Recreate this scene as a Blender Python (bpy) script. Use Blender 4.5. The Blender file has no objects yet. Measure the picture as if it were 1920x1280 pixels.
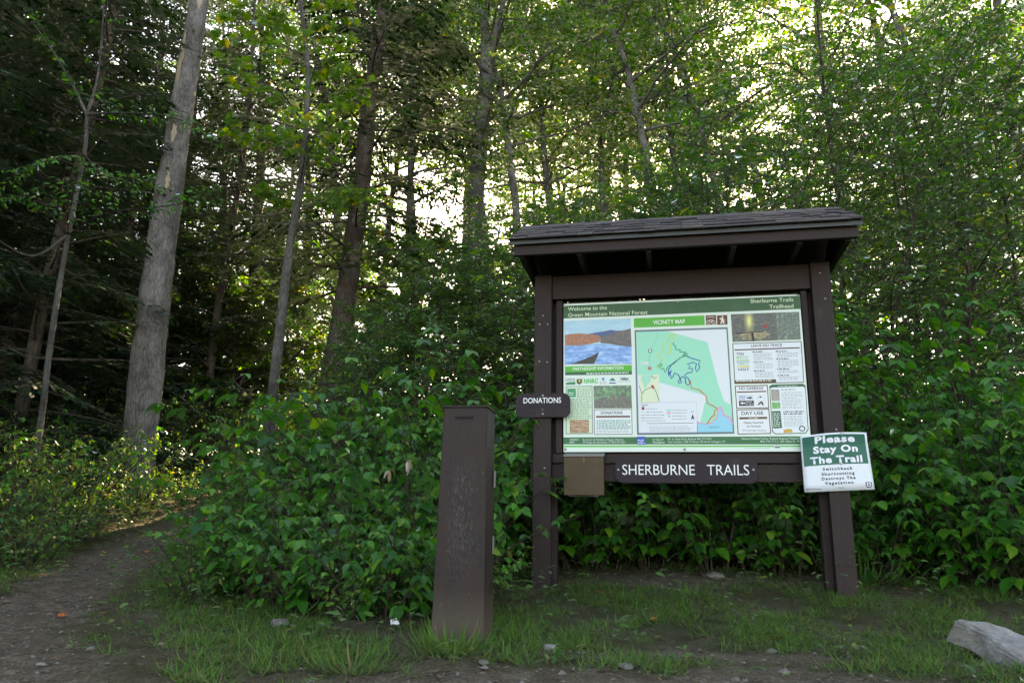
import bpy, bmesh, math, random
import numpy as np
from mathutils import Matrix, Vector

random.seed(7); rng = np.random.default_rng(7)
sc = bpy.context.scene
COL = sc.collection

# ---------------------------------------------------------------- camera
FPX = 1400.0
PITCH, ROLL, CAMZ = math.radians(14.04), math.radians(1.05), 0.37
_f = np.array([0, math.cos(PITCH), math.sin(PITCH)])
_r = np.array([1.0, 0, 0]); _u = np.cross(_r, _f)
_c, _s = math.cos(ROLL), math.sin(ROLL)
CR, CU = _r * _c + _u * _s, _u * _c - _r * _s
cam = bpy.data.cameras.new('camera'); camo = bpy.data.objects.new('camera', cam); COL.objects.link(camo)
cam.sensor_width = 36; cam.lens = FPX / 1920 * 36; cam.clip_start = 0.05; cam.clip_end = 2000
M = Matrix.Identity(4)
for i in range(3):
    M[i][0], M[i][1], M[i][2] = CR[i], CU[i], -_f[i]
M[2][3] = CAMZ
camo.matrix_world = M
sc.camera = camo

def ray(px, py):
    return _f + CR * (px - 960) / FPX + CU * (640 - py) / FPX
def at(px, py, Y):
    d = ray(px, py); d = d * (Y / d[1]); return np.array([d[0], Y, CAMZ + d[2]])

# ---------------------------------------------------------------- sky, sun, exposure
sd = ray(1185, 200); sd = sd / np.linalg.norm(sd)
SUN_EL = math.asin(sd[2]); SUN_AZ = math.atan2(sd[0], sd[1])
world = bpy.data.worlds.new('World'); sc.world = world; world.use_nodes = True
wn = world.node_tree; wn.nodes.clear()
sky = wn.nodes.new('ShaderNodeTexSky'); sky.sky_type = 'NISHITA'; sky.sun_disc = False
sky.sun_elevation = SUN_EL; sky.sun_rotation = SUN_AZ
sky.air_density = 1.0; sky.dust_density = 2.0; sky.ozone_density = 1.0; sky.altitude = 500
bg = wn.nodes.new('ShaderNodeBackground'); bg.inputs['Strength'].default_value = 0.15
wo = wn.nodes.new('ShaderNodeOutputWorld')
wn.links.new(sky.outputs[0], bg.inputs[0]); wn.links.new(bg.outputs[0], wo.inputs[0])
sun = bpy.data.lights.new('sun', 'SUN'); sun.energy = 4.5; sun.angle = math.radians(0.5); sun.color = (1, 0.86, 0.62)
suno = bpy.data.objects.new('sun', sun); COL.objects.link(suno)
suno.rotation_euler = Vector(sd).to_track_quat('Z', 'Y').to_euler()
sc.view_settings.view_transform = 'Standard'; sc.view_settings.look = 'None'
sc.view_settings.exposure = 2.7; sc.view_settings.gamma = 1; sc.view_settings.use_curve_mapping = False
sc.view_settings.use_white_balance = True; sc.view_settings.white_balance_temperature = 9000; sc.view_settings.white_balance_tint = 14
sc.cycles.max_bounces = 6; sc.cycles.diffuse_bounces = 4; sc.cycles.glossy_bounces = 2; sc.cycles.transmission_bounces = 4
sc.cycles.sample_clamp_indirect = 6; sc.cycles.use_denoising = True

# ---------------------------------------------------------------- materials
def new_mat(name):
    m = bpy.data.materials.new(name); m.use_nodes = True
    nt = m.node_tree; nt.nodes.clear()
    out = nt.nodes.new('ShaderNodeOutputMaterial')
    return m, nt, out
def N(nt, t, **kw):
    n = nt.nodes.new(t)
    for k, v in kw.items():
        if k in n.inputs: n.inputs[k].default_value = v
        else: setattr(n, k, v)
    return n
def ramp(nt, src, stops):
    r = nt.nodes.new('ShaderNodeValToRGB'); e = r.color_ramp.elements
    while len(e) < len(stops): e.new(0.5)
    for i, (p, c) in enumerate(stops):
        e[i].position = p; e[i].color = (*c, 1) if len(c) == 3 else c
    nt.links.new(src, r.inputs[0]); return r.outputs[0]
def coords(nt, scale=(1, 1, 1), kind='Object'):
    tc = nt.nodes.new('ShaderNodeTexCoord'); mp = nt.nodes.new('ShaderNodeMapping')
    mp.inputs['Scale'].default_value = scale
    nt.links.new(tc.outputs[kind], mp.inputs[0]); return mp.outputs[0]
def noise(nt, vec, scale, detail=4, rough=0.6):
    n = nt.nodes.new('ShaderNodeTexNoise'); n.inputs['Scale'].default_value = scale
    n.inputs['Detail'].default_value = detail; n.inputs['Roughness'].default_value = rough
    nt.links.new(vec, n.inputs['Vector']); return n.outputs[0]
def mixc(nt, fac, a, b, mode='MIX'):
    m = nt.nodes.new('ShaderNodeMix'); m.data_type = 'RGBA'; m.blend_type = mode
    for sock, v in ((m.inputs[0], fac), (m.inputs[6], a), (m.inputs[7], b)):
        if isinstance(v, (int, float)): sock.default_value = v
        elif isinstance(v, tuple): sock.default_value = (*v, 1)
        else: nt.links.new(v, sock)
    return m.outputs[2]
def bump(nt, h, strength=0.3, dist=0.01):
    b = nt.nodes.new('ShaderNodeBump'); b.inputs['Strength'].default_value = strength; b.inputs['Distance'].default_value = dist
    nt.links.new(h, b.inputs['Height']); return b.outputs[0]
def princ(nt, out, col, rough=0.6, metal=0.0, nrm=None, spec=0.5):
    p = nt.nodes.new('ShaderNodeBsdfPrincipled')
    if isinstance(col, tuple): p.inputs['Base Color'].default_value = (*col, 1)
    else: nt.links.new(col, p.inputs['Base Color'])
    if isinstance(rough, (int, float)): p.inputs['Roughness'].default_value = rough
    else: nt.links.new(rough, p.inputs['Roughness'])
    p.inputs['Metallic'].default_value = metal; p.inputs['Specular IOR Level'].default_value = spec
    if nrm is not None: nt.links.new(nrm, p.inputs['Normal'])
    nt.links.new(p.outputs[0], out.inputs[0]); return p

def leaf_mat(name, c0, c1, c2, trans=0.45, gloss=0.5, rough=0.42, odd=None, per='Random Per Island'):
    """leaf: diffuse + translucent + thin sheen; colour differs from leaf to leaf"""
    m, nt, out = new_mat(name)
    g = nt.nodes.new('ShaderNodeNewGeometry'); oi = nt.nodes.new('ShaderNodeObjectInfo')
    add = N(nt, 'ShaderNodeMath', operation='ADD'); nt.links.new(g.outputs['Random Per Island'], add.inputs[0]); nt.links.new(oi.outputs['Random'], add.inputs[1])
    fr = N(nt, 'ShaderNodeMath', operation='FRACT'); nt.links.new(add.outputs[0], fr.inputs[0])
    stops = [(0.0, c0), (0.5, c1), (0.93, c2)]
    if odd: stops += [(0.985, odd)]
    c = ramp(nt, fr.outputs[0], stops)
    df = nt.nodes.new('ShaderNodeBsdfDiffuse'); tr = nt.nodes.new('ShaderNodeBsdfTranslucent'); gl = nt.nodes.new('ShaderNodeBsdfGlossy')
    gl.inputs['Roughness'].default_value = rough; gl.inputs['Color'].default_value = (0.9, 0.95, 1, 1)
    nt.links.new(c, df.inputs[0])
    tc = mixc(nt, 1.0, c, (2.7, 2.5, 0.5), 'MULTIPLY')
    nt.links.new(tc, tr.inputs[0])
    mx = N(nt, 'ShaderNodeMixShader'); mx.inputs[0].default_value = trans
    nt.links.new(df.outputs[0], mx.inputs[1]); nt.links.new(tr.outputs[0], mx.inputs[2])
    fz = N(nt, 'ShaderNodeFresnel'); fz.inputs[0].default_value = 1.4
    ml = N(nt, 'ShaderNodeMath', operation='MULTIPLY'); nt.links.new(fz.outputs[0], ml.inputs[0]); ml.inputs[1].default_value = gloss
    m2 = N(nt, 'ShaderNodeMixShader'); nt.links.new(ml.outputs[0], m2.inputs[0]); nt.links.new(mx.outputs[0], m2.inputs[1]); nt.links.new(gl.outputs[0], m2.inputs[2])
    nt.links.new(m2.outputs[0], out.inputs[0])
    return m

L_shrub = leaf_mat('shrub_leaf', (0.010, 0.075, 0.010), (0.024, 0.15, 0.013), (0.065, 0.22, 0.015), 0.42, 0.6, 0.36, (0.14, 0.27, 0.02))
L_sap = leaf_mat('sapling_leaf', (0.018, 0.085, 0.010), (0.04, 0.155, 0.013), (0.09, 0.22, 0.015), 0.55, 1.0, 0.34, (0.2, 0.2, 0.02))
L_tree = leaf_mat('tree_leaf', (0.02, 0.09, 0.008), (0.042, 0.145, 0.01), (0.105, 0.2, 0.012), 0.6, 0.7, 0.4, (0.28, 0.22, 0.03))
L_maple = leaf_mat('maple_leaf', (0.04, 0.11, 0.015), (0.07, 0.17, 0.02), (0.13, 0.22, 0.02), 0.55, 0.5, 0.45, (0.4, 0.3, 0.03))
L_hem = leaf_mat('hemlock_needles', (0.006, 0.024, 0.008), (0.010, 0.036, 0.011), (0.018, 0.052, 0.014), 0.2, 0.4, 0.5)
L_under = leaf_mat('undergrowth_leaf', (0.02, 0.08, 0.012), (0.05, 0.145, 0.016), (0.10, 0.18, 0.03), 0.45, 0.6, 0.45, (0.25, 0.2, 0.05))
L_grass = leaf_mat('grass_blade', (0.035, 0.085, 0.01), (0.06, 0.16, 0.016), (0.09, 0.15, 0.03), 0.35, 0.4, 0.45, (0.20, 0.15, 0.06))
L_litter = leaf_mat('leaf_litter', (0.06, 0.038, 0.02), (0.12, 0.075, 0.04), (0.2, 0.145, 0.085), 0.1, 0.2, 0.6, (0.22, 0.09, 0.03))
L_orange = leaf_mat('orange_leaf', (0.45, 0.1, 0.03), (0.5, 0.14, 0.04), (0.45, 0.2, 0.05), 0.2, 0.2, 0.6)
L_dry = leaf_mat('dry_leaf', (0.3, 0.24, 0.2), (0.36, 0.28, 0.24), (0.42, 0.34, 0.3), 0.2, 0.2, 0.6)

def bark_mat(name, ca, cb, cc, vscale=1.0, strength=0.7):
    m, nt, out = new_mat(name)
    v = coords(nt, (1, 1, 0.24)); v2 = coords(nt, (1, 1, 0.5))
    n1 = noise(nt, v, 48 * vscale, 6, 0.8); n2 = noise(nt, v2, 3.2, 5, 0.7); n3 = noise(nt, v2, 11, 4, 0.7)
    vo = nt.nodes.new('ShaderNodeTexVoronoi'); vo.feature = 'DISTANCE_TO_EDGE'; vo.inputs['Scale'].default_value = 26 * vscale
    wv = nt.nodes.new('ShaderNodeVectorMath'); wv.operation = 'MULTIPLY_ADD'; nw = nt.nodes.new('ShaderNodeTexNoise'); nw.inputs['Scale'].default_value = 14; nt.links.new(v, nw.inputs['Vector']); nt.links.new(nw.outputs['Color'], wv.inputs[0]); wv.inputs[1].default_value = (.09, .09, .09); nt.links.new(v, wv.inputs[2]); nt.links.new(wv.outputs[0], vo.inputs['Vector'])
    c = ramp(nt, n1, [(0.3, ca), (0.5, cb), (0.72, cc)])
    f = ramp(nt, n2, [(0.42, (0, 0, 0)), (0.62, (1, 1, 1))])
    c = mixc(nt, f, c, mixc(nt, 0.6, c, tuple(min(1, x * 1.7 + 0.02) for x in cc)))
    g = ramp(nt, n3, [(0.6, (0, 0, 0)), (0.72, (0.5, 0.5, 0.5))])
    c = mixc(nt, g, c, (0.07, 0.09, 0.045))
    e = ramp(nt, vo.outputs['Distance'], [(0.0, (0.2,) * 3), (0.14, (1, 1, 1))])
    c = mixc(nt, 0.5, c, e, 'MULTIPLY')
    h = mixc(nt, 0.22, n1, e)
    princ(nt, out, c, 0.85, 0, bump(nt, h, strength * 1.3, 0.04), 0.2)
    return m
B_snag = bark_mat('snag_bark', (0.075, 0.062, 0.055), (0.145, 0.125, 0.113), (0.24, 0.213, 0.196), 1.0)
B_slim = bark_mat('slim_bark', (0.04, 0.034, 0.028), (0.085, 0.073, 0.063), (0.15, 0.135, 0.12), 1.6)
B_grey = bark_mat('grey_bark', (0.06, 0.052, 0.046), (0.12, 0.105, 0.096), (0.2, 0.182, 0.168), 1.1)
B_dark = bark_mat('hemlock_bark', (0.045, 0.03, 0.025), (0.085, 0.062, 0.05), (0.14, 0.11, 0.09), 0.9)
B_twig = bark_mat('twig_bark', (0.035, 0.022, 0.018), (0.06, 0.04, 0.03), (0.1, 0.075, 0.06), 2)
def bare_wood_mat():
    m, nt, out = new_mat('bare_wood'); v = coords(nt, (1, 1, 0.06))
    n = noise(nt, v, 60, 5); c = ramp(nt, n, [(0.3, (0.28, 0.19, 0.12)), (0.7, (0.5, 0.4, 0.3))])
    princ(nt, out, c, 0.75, 0, bump(nt, n, 0.3, 0.01), 0.2); return m
B_bare = bare_wood_mat()

def paint_wood(name, scale, base=(0.032, 0.019, 0.018)):
    m, nt, out = new_mat(name)
    oi = nt.nodes.new('ShaderNodeObjectInfo')
    v = coords(nt, scale); va = nt.nodes.new('ShaderNodeVectorMath'); va.operation = 'ADD'
    nt.links.new(v, va.inputs[0]); nt.links.new(oi.outputs['Random'], va.inputs[1])
    n = noise(nt, va.outputs[0], 7, 6, 0.65); n2 = noise(nt, coords(nt), 4.5, 6, 0.7); n3 = noise(nt, coords(nt), 45, 3, 0.7)
    b = base
    c = ramp(nt, n, [(0.25, tuple(x * 0.62 for x in b)), (0.5, b), (0.8, tuple(x * 1.5 for x in b))])
    wear = ramp(nt, n2, [(0.6, (0, 0, 0)), (0.78, (0.55, 0.55, 0.55))])
    c = mixc(nt, wear, c, (0.085, 0.06, 0.055))
    chip = ramp(nt, n3, [(0.73, (0, 0, 0)), (0.77, (1, 1, 1))])
    c = mixc(nt, mixc(nt, 0.5, chip, wear, 'MULTIPLY'), c, (0.24, 0.19, 0.15))
    rg = ramp(nt, n, [(0.2, (0.5,) * 3), (0.8, (0.75,) * 3)])
    princ(nt, out, c, rg, 0, bump(nt, n, 0.45, 0.005), 0.22); return m
W_v = paint_wood('brown_paint_upright', (7, 7, 0.5)); W_h = paint_wood('brown_paint_rail', (0.5, 7, 7))
W_sign = paint_wood('brown_sign_paint', (1.2, 5, 5), (0.03, 0.019, 0.023))
def flat(name, col, rough=0.45, metal=0.0, spec=0.5):
    m, nt, out = new_mat(name); princ(nt, out, col, rough, metal, None, spec); return m
_pc = {}
def ink(r, g, b):
    """printed sRGB colour, faintly mottled by weather"""
    k = (r, g, b)
    if k not in _pc:
        lin = tuple(((x / 255 + 0.055) / 1.055) ** 2.4 if x > 10 else x / 255 / 12.92 for x in k)
        lin = tuple(min(0.8, x * 0.85) for x in lin)
        m, nt, out = new_mat('print_ink'); n = noise(nt, coords(nt), 6, 4)
        c = mixc(nt, ramp(nt, n, [(0.3, (0, 0, 0)), (0.8, (0.06,) * 3)]), lin, (0.5, 0.5, 0.46))
        princ(nt, out, c, 0.38, 0, None, 0.22); _pc[k] = m
    return _pc[k]
Steel = flat('bolt_steel', (0.35, 0.34, 0.34), 0.4, 0.8); WhiteP = flat('white_router_paint', (0.75, 0.74, 0.74), 0.5)
def rust_mat():
    m, nt, out = new_mat('rusty_brown_steel')
    v = coords(nt, (1, 1, 0.5)); n1 = noise(nt, v, 8, 8, 0.75); n2 = noise(nt, coords(nt, (1, 1, 0.45)), 75, 4, 0.75); n3 = noise(nt, coords(nt), 2.2, 3)
    c = ramp(nt, n1, [(0.3, (0.018, 0.0125, 0.012)), (0.46, (0.03, 0.0215, 0.0205)), (0.56, (0.042, 0.026, 0.021)), (0.62, (0.033, 0.024, 0.023)), (0.8, (0.06, 0.046, 0.042))])
    # pale streaks running down the middle of the front face
    tc = nt.nodes.new('ShaderNodeTexCoord'); sp = nt.nodes.new('ShaderNodeSeparateXYZ'); nt.links.new(tc.outputs['Object'], sp.inputs[0])
    band = N(nt, 'ShaderNodeMath', operation='ABSOLUTE'); nt.links.new(sp.outputs[0], band.inputs[0])
    br = ramp(nt, band.outputs[0], [(0.03, (1, 1, 1)), (0.09, (0, 0, 0))])
    zr = ramp(nt, sp.outputs[2], [(0.2, (0, 0, 0)), (0.45, (1, 1, 1)), (0.75, (0.9,) * 3), (0.9, (0, 0, 0))])
    st = ramp(nt, noise(nt, coords(nt, (1, 1, 0.3)), 110, 6, 0.9), [(0.52, (0, 0, 0)), (0.6, (1, 1, 1))])
    f = mixc(nt, 1, mixc(nt, 1, br, zr, 'MULTIPLY'), st, 'MULTIPLY')
    c = mixc(nt, mixc(nt, 1, f, (0.6,) * 3, 'MULTIPLY'), c, (0.12, 0.11, 0.125))
    sk = ramp(nt, n2, [(0.64, (0, 0, 0)), (0.72, (1, 1, 1))])
    c = mixc(nt, mixc(nt, 1, sk, (0.5,) * 3, 'MULTIPLY'), c, (0.26, 0.22, 0.21))
    low = ramp(nt, sp.outputs[2], [(0.0, (1, 1, 1)), (0.22, (0, 0, 0))])
    c = mixc(nt, mixc(nt, 1, low, (0.6,) * 3, 'MULTIPLY'), c, (0.12, 0.09, 0.065))
    princ(nt, out, c, ramp(nt, n1, [(0.3, (0.4,) * 3), (0.7, (0.65,) * 3)]), 0.0, bump(nt, n2, 0.4, 0.004), 0.16); return m
Rust = rust_mat()
def tan_mat():
    m, nt, out = new_mat('tan_enamel'); n = noise(nt, coords(nt), 7, 5, .7); n2 = noise(nt, coords(nt, (1, 1, .3)), 60, 4, .8)
    c = ramp(nt, n, [(.3, (0.055, 0.03, 0.012)), (.7, (0.08, 0.046, 0.02))]); c = mixc(nt, ramp(nt, n2, [(.68, (0,) * 3), (.76, (.6,) * 3)]), c, (0.05, 0.025, 0.015))
    princ(nt, out, c, .5, 0, bump(nt, n2, .1, .002), .3); return m
Tan = tan_mat(); LidG = flat('weathered_lid', (0.2, 0.18, 0.19), 0.4, 0.6)
def shingle_mat():
    m, nt, out = new_mat('asphalt_shingle'); oi = nt.nodes.new('ShaderNodeObjectInfo')
    n = noise(nt, coords(nt), 240, 2); n2 = noise(nt, coords(nt), 6, 4)
    c = ramp(nt, oi.outputs['Random'], [(0, (0.05, 0.042, 0.05)), (0.5, (0.075, 0.06, 0.068)), (1, (0.11, 0.09, 0.09))])
    c = mixc(nt, 0.7, c, ramp(nt, n, [(0.3, (0.5,) * 3), (0.7, (1.0,) * 3)]), 'MULTIPLY')
    c = mixc(nt, ramp(nt, n2, [(0.5, (0,) * 3), (0.75, (0.5,) * 3)]), c, (0.05, 0.065, 0.045))
    princ(nt, out, c, 0.8, 0, bump(nt, n, 0.4, 0.003), 0.3); return m
Shingle = shingle_mat(); DripEdge = flat('dark_drip_edge', (0.028, 0.03, 0.03), 0.5)
def rock_mat(name, a, b):
    m, nt, out = new_mat(name); n = noise(nt, coords(nt), 14, 8, 0.7); n2 = noise(nt, coords(nt), 3, 4); n3 = noise(nt, coords(nt), 60, 4, .8)
    c = ramp(nt, n, [(0.3, a), (0.65, b)]); c = mixc(nt, ramp(nt, n3, [(0.6, (0,) * 3), (0.68, (.6,) * 3)]), c, (0.06, 0.055, 0.045)); c = mixc(nt, ramp(nt, n2, [(0.45, (0,) * 3), (0.7, (0.5,) * 3)]), c, (0.16, 0.13, 0.10))
    princ(nt, out, c, 0.75, 0, bump(nt, mixc(nt, .4, n, n3), 0.9, 0.02), 0.3); return m
Rock = rock_mat('pale_rock', (0.11, 0.10, 0.098), (0.3, 0.28, 0.275)); Stone = rock_mat('grey_stone', (0.08, 0.07, 0.06), (0.2, 0.18, 0.16)); Grit = rock_mat('trail_grit', (0.06, 0.052, 0.045), (0.2, 0.175, 0.155))
def ground_mat():
    m, nt, out = new_mat('forest_soil'); v = coords(nt)
    n = noise(nt, v, 9, 8, 0.75); n2 = noise(nt, v, 70, 4, 0.8); n3 = noise(nt, v, 1.4, 4)
    c = ramp(nt, n, [(0.25, (0.05, 0.037, 0.024)), (0.5, (0.125, 0.094, 0.066)), (0.75, (0.23, 0.182, 0.138))])
    c = mixc(nt, 0.75, c, ramp(nt, n2, [(0.35, (0.22,) * 3), (0.65, (1.5,) * 3)]), 'MULTIPLY')
    at_ = N(nt, 'ShaderNodeAttribute', attribute_name='green')
    gcol = mixc(nt, n, (0.022, 0.026, 0.009), (0.06, 0.06, 0.022))
    c = mixc(nt, at_.outputs['Fac'], c, gcol)
    bm = mixc(nt, 0.5, n, n2)
    princ(nt, out, c, 0.9, 0, bump(nt, bm, 0.9, 0.03), 0.15); return m
Soil = ground_mat()

# ---------------------------------------------------------------- mesh helpers
class MB:
    def __init__(s): s.v = []; s.f = {3: [], 4: []}; s.n = 0
    def add(s, V, F):
        V = np.asarray(V, float); F = np.asarray(F, int)
        s.v.append(V); s.f[F.shape[1]].append(F + s.n); s.n += len(V)
    def add2(s, V, F3, F4):
        V = np.asarray(V, float); s.v.append(V)
        if len(F3): s.f[3].append(np.asarray(F3, int) + s.n)
        if len(F4): s.f[4].append(np.asarray(F4, int) + s.n)
        s.n += len(V)
    def tube(s, P, R, sides=6, cap=True, rough=0.0):
        P = np.asarray(P, float); n = len(P); R = np.broadcast_to(np.asarray(R, float), (n,))
        T = np.gradient(P, axis=0); T /= np.linalg.norm(T, axis=1)[:, None] + 1e-9
        ref = np.array([1.0, 0, 0]) if abs(T[0][0]) < 0.8 else np.array([0, 1.0, 0])
        A = np.cross(T, ref); A /= np.linalg.norm(A, axis=1)[:, None] + 1e-9; B = np.cross(T, A)
        th = np.arange(sides) / sides * 2 * math.pi
        rr = R[:, None] * np.ones((1, sides))
        if rough:
            k = np.arange(n)[:, None]
            rr = rr * (1 + rough * (np.sin(th * 3 + k * .35 + P[0, 0]) * .4 + np.sin(th * 5 - k * .6) * .3 + np.sin(th * 2 + k * .13) * .5 + rng.normal(0, .25, (n, sides))))
        V = P[:, None, :] + rr[..., None] * (np.cos(th)[None, :, None] * A[:, None, :] + np.sin(th)[None, :, None] * B[:, None, :])
        V = V.reshape(-1, 3); i = np.arange(n - 1)[:, None] * sides; j = np.arange(sides)[None, :]; j2 = (j + 1) % sides
        F = np.stack([i + j, i + j2, i + sides + j2, i + sides + j], -1).reshape(-1, 4)
        base = s.n; s.add(V, F)
        if cap:
            s.v.append(P[-1:]); c = s.n; s.n += 1
            o = base + (n - 1) * sides
            s.f[3].append(np.array([[o + k, o + (k + 1) % sides, c] for k in range(sides)]))
    def box(s, x0, x1, y0, y1, z0, z1):
        V = [(x, y, z) for z in (z0, z1) for y in (y0, y1) for x in (x0, x1)]
        s.add(V, [(0, 2, 3, 1), (4, 5, 7, 6), (0, 1, 5, 4), (2, 6, 7, 3), (0, 4, 6, 2), (1, 3, 7, 5)])
    def mesh(s, name, mat, smooth=False):
        me = bpy.data.meshes.new(name)
        if s.n == 0: return me
        V = np.concatenate(s.v); f3 = np.concatenate(s.f[3]) if s.f[3] else np.zeros((0, 3), int); f4 = np.concatenate(s.f[4]) if s.f[4] else np.zeros((0, 4), int)
        me.vertices.add(len(V)); me.vertices.foreach_set('co', V.ravel())
        nl = f3.size + f4.size; me.loops.add(nl); me.loops.foreach_set('vertex_index', np.concatenate([f3.ravel(), f4.ravel()]).astype(np.int32))
        npoly = len(f3) + len(f4); me.polygons.add(npoly)
        st = np.concatenate([np.arange(len(f3)) * 3, f3.size + np.arange(len(f4)) * 4]).astype(np.int32)
        me.polygons.foreach_set('loop_start', st)
        me.polygons.foreach_set('use_smooth', np.full(npoly, smooth, bool))
        me.update(calc_edges=True); me.validate()
        if mat: me.materials.append(mat)
        return me
def link(name, me, parent=None, **props):
    o = bpy.data.objects.new(name, me); COL.objects.link(o)
    if parent is not None: o.parent = parent
    for k, v in props.items(): o[k] = v
    return o
def thing(name, label, cat, loc=(0, 0, 0), rz=0.0, group=None):
    o = bpy.data.objects.new(name, None); COL.objects.link(o); o.empty_display_size = .2
    o.location = loc; o.rotation_euler = (0, 0, rz); o['label'] = label; o['category'] = cat
    if group: o['group'] = group
    return o
def copy_tree(o, parent=None):
    c = o.copy(); COL.objects.link(c)
    if parent is not None: c.parent = parent
    for ch in o.children: copy_tree(ch, c)
    return c
def bbox_obj(name, x0, x1, y0, y1, z0, z1, mat, parent=None, bev=0.004, **props):
    """bevelled timber or plate"""
    bm = bmesh.new(); bmesh.ops.create_cube(bm, size=1)
    for v in bm.verts: v.co = Vector(((x0 + x1) / 2 + v.co.x * (x1 - x0), (y0 + y1) / 2 + v.co.y * (y1 - y0), (z0 + z1) / 2 + v.co.z * (z1 - z0)))
    if bev: bmesh.ops.bevel(bm, geom=list(bm.edges), offset=bev, segments=2, affect='EDGES', profile=0.6)
    me = bpy.data.meshes.new(name); bm.to_mesh(me); bm.free(); me.materials.append(mat)
    return link(name, me, parent, **props)
def plate(name, pts, y0, y1, mat, parent=None, bev=0.0, **props):
    """polygon in the xz plane extruded from y0 (front) to y1"""
    bm = bmesh.new(); f = [bm.verts.new((x, y0, z)) for x, z in pts]; b = [bm.verts.new((x, y1, z)) for x, z in pts]
    n = len(pts); ff = bm.faces.new(f)
    if abs(y1 - y0) > 1e-6:
        bm.faces.new(b[::-1])
        for i in range(n): bm.faces.new((f[i], b[i], b[(i + 1) % n], f[(i + 1) % n]))
    bmesh.ops.recalc_face_normals(bm, faces=bm.faces)
    if bev: bmesh.ops.bevel(bm, geom=list(ff.edges), offset=bev, segments=2, affect='EDGES')
    me = bpy.data.meshes.new(name); bm.to_mesh(me); bm.free(); me.materials.append(mat)
    return link(name, me, parent, **props)
def round_rect(x0, x1, z0, z1, r, seg=8):
    pts = []
    for cx, cz, a in ((x1 - r, z1 - r, 0), (x0 + r, z1 - r, 90), (x0 + r, z0 + r, 180), (x1 - r, z0 + r, 270)):
        for k in range(seg + 1):
            t = math.radians(a + 90 * k / seg); pts.append((cx + r * math.cos(t), cz + r * math.sin(t)))
    return pts[::-1]

TEXTS = []
def text(s, parent, x0, x1, z, h, y, mat, bold=0.0, name='lettering'):
    """text standing in the local xz plane: x0..x1 wide, baseline z, capital height h"""
    cu = bpy.data.curves.new(name, 'FONT'); cu.body = s; cu.resolution_u = 3; cu.offset = bold
    o = bpy.data.objects.new(name, cu); COL.objects.link(o); TEXTS.append((o, parent, x0, x1, z, h, y, mat, name))
def flush_texts():
    dg = bpy.context.evaluated_depsgraph_get(); dg.update(); caph = None
    for o, parent, x0, x1, z, h, y, mat, name in TEXTS:
        me = bpy.data.meshes.new_from_object(o.evaluated_get(dg)); n = len(me.vertices)
        V = np.zeros(n * 3); me.vertices.foreach_get('co', V); V = V.reshape(-1, 3)
        W = np.zeros_like(V); sx = (x1 - x0) / (V[:, 0].max() - V[:, 0].min()); sz = h / 0.70
        W[:, 0] = x0 + (V[:, 0] - V[:, 0].min()) * sx; W[:, 1] = y; W[:, 2] = z + V[:, 1] * sz
        me.vertices.foreach_set('co', W.ravel()); me.materials.clear(); me.materials.append(mat); me.update()
        cu = o.data; bpy.data.objects.remove(o); bpy.data.curves.remove(cu)
        link(name, me, parent)
    TEXTS.clear()

# ---------------------------------------------------------------- terrain
_py = np.array([-30, 0, 2.6, 4, 5.6, 6.6, 8, 9.5, 11, 13, 20, 40, 80, 400.]); _pz = np.array([-.5, -.3, -.22, -.17, -.02, .06, .17, .36, .75, 1.15, 2.1, 3.4, 4.5, 6.])
TRAIL = np.array([(-1.3, 1.0), (-2.1, 2.8), (-2.75, 4.2), (-3.25, 6.0), (-3.75, 8.2), (-3.9, 9.6), (-3.0, 11.5), (-1.5, 14), (0, 18)])
def trail_d(x, y):
    x = np.asarray(x, float); y = np.asarray(y, float); d = np.full(x.shape, 1e9)
    for (ax, ay), (bx, by) in zip(TRAIL[:-1], TRAIL[1:]):
        vx, vy = bx - ax, by - ay; t = np.clip(((x - ax) * vx + (y - ay) * vy) / (vx * vx + vy * vy), 0, 1)
        d = np.minimum(d, np.hypot(x - ax - t * vx, y - ay - t * vy))
    return d
def wob(x, y, k=1.0, s=0):
    return (np.sin(x * 1.7 * k + y * .9 * k + s) + np.sin(x * -2.9 * k + y * 2.3 * k + 1.3 + s) * .6 + np.sin(x * 4.9 * k + y * 5.3 * k + 2 + s) * .35 + np.sin(x * 9.1 * k - y * 7.7 * k + s) * .2) / 2.15
def zt(x, y):
    x = np.asarray(x, float); y = np.asarray(y, float)
    z = np.interp(y, _py, _pz)
    z = z - .075 * np.clip((1.5 - x) / 1.2, 0, 1) * np.exp(-((y - 5.5) / 1.3) ** 2)
    z = z + 0.03 * wob(x, y, .6) * np.clip((y - 1) / 6, 0.2, 1) * 1.0
    td = trail_d(x, y); z = z - 0.05 * np.exp(-(td / .55) ** 2)
    z = z + np.clip(np.abs(x + 1) - 8, 0, 60) * 0.04
    return z
def dirt(x, y):
    """1 where the soil is bare"""
    x = np.asarray(x, float); y = np.asarray(y, float)
    w = wob(x, y, 2.2, 3) * .22 + wob(x, y, 7, 1) * .12
    a = np.clip((0.50 + .25 * np.clip(4.3 - y, 0, 2) - trail_d(x, y)) / .25 + w * 2.2, 0, 1)
    b = np.clip(1.25 - np.hypot((x - .55) / 1.5, (y - 2.85) / .52) + w, 0, 1)
    c = np.clip(1.1 - np.hypot((x - .9) / .9, (y - 3.7) / .16) + w, 0, 1)
    e = np.clip(1.2 - np.hypot((x - 1.3) / 1.3, (y - 6.1) / .45) + w, 0, 1) * .8
    g = np.clip(1.3 - np.hypot((x + 1.0) / 1.1, (y - 2.6) / .3) + w, 0, 1)
    return np.clip(np.maximum.reduce([a, np.clip(b * 2, 0, 1), c, e, g]), 0, 1)
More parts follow.
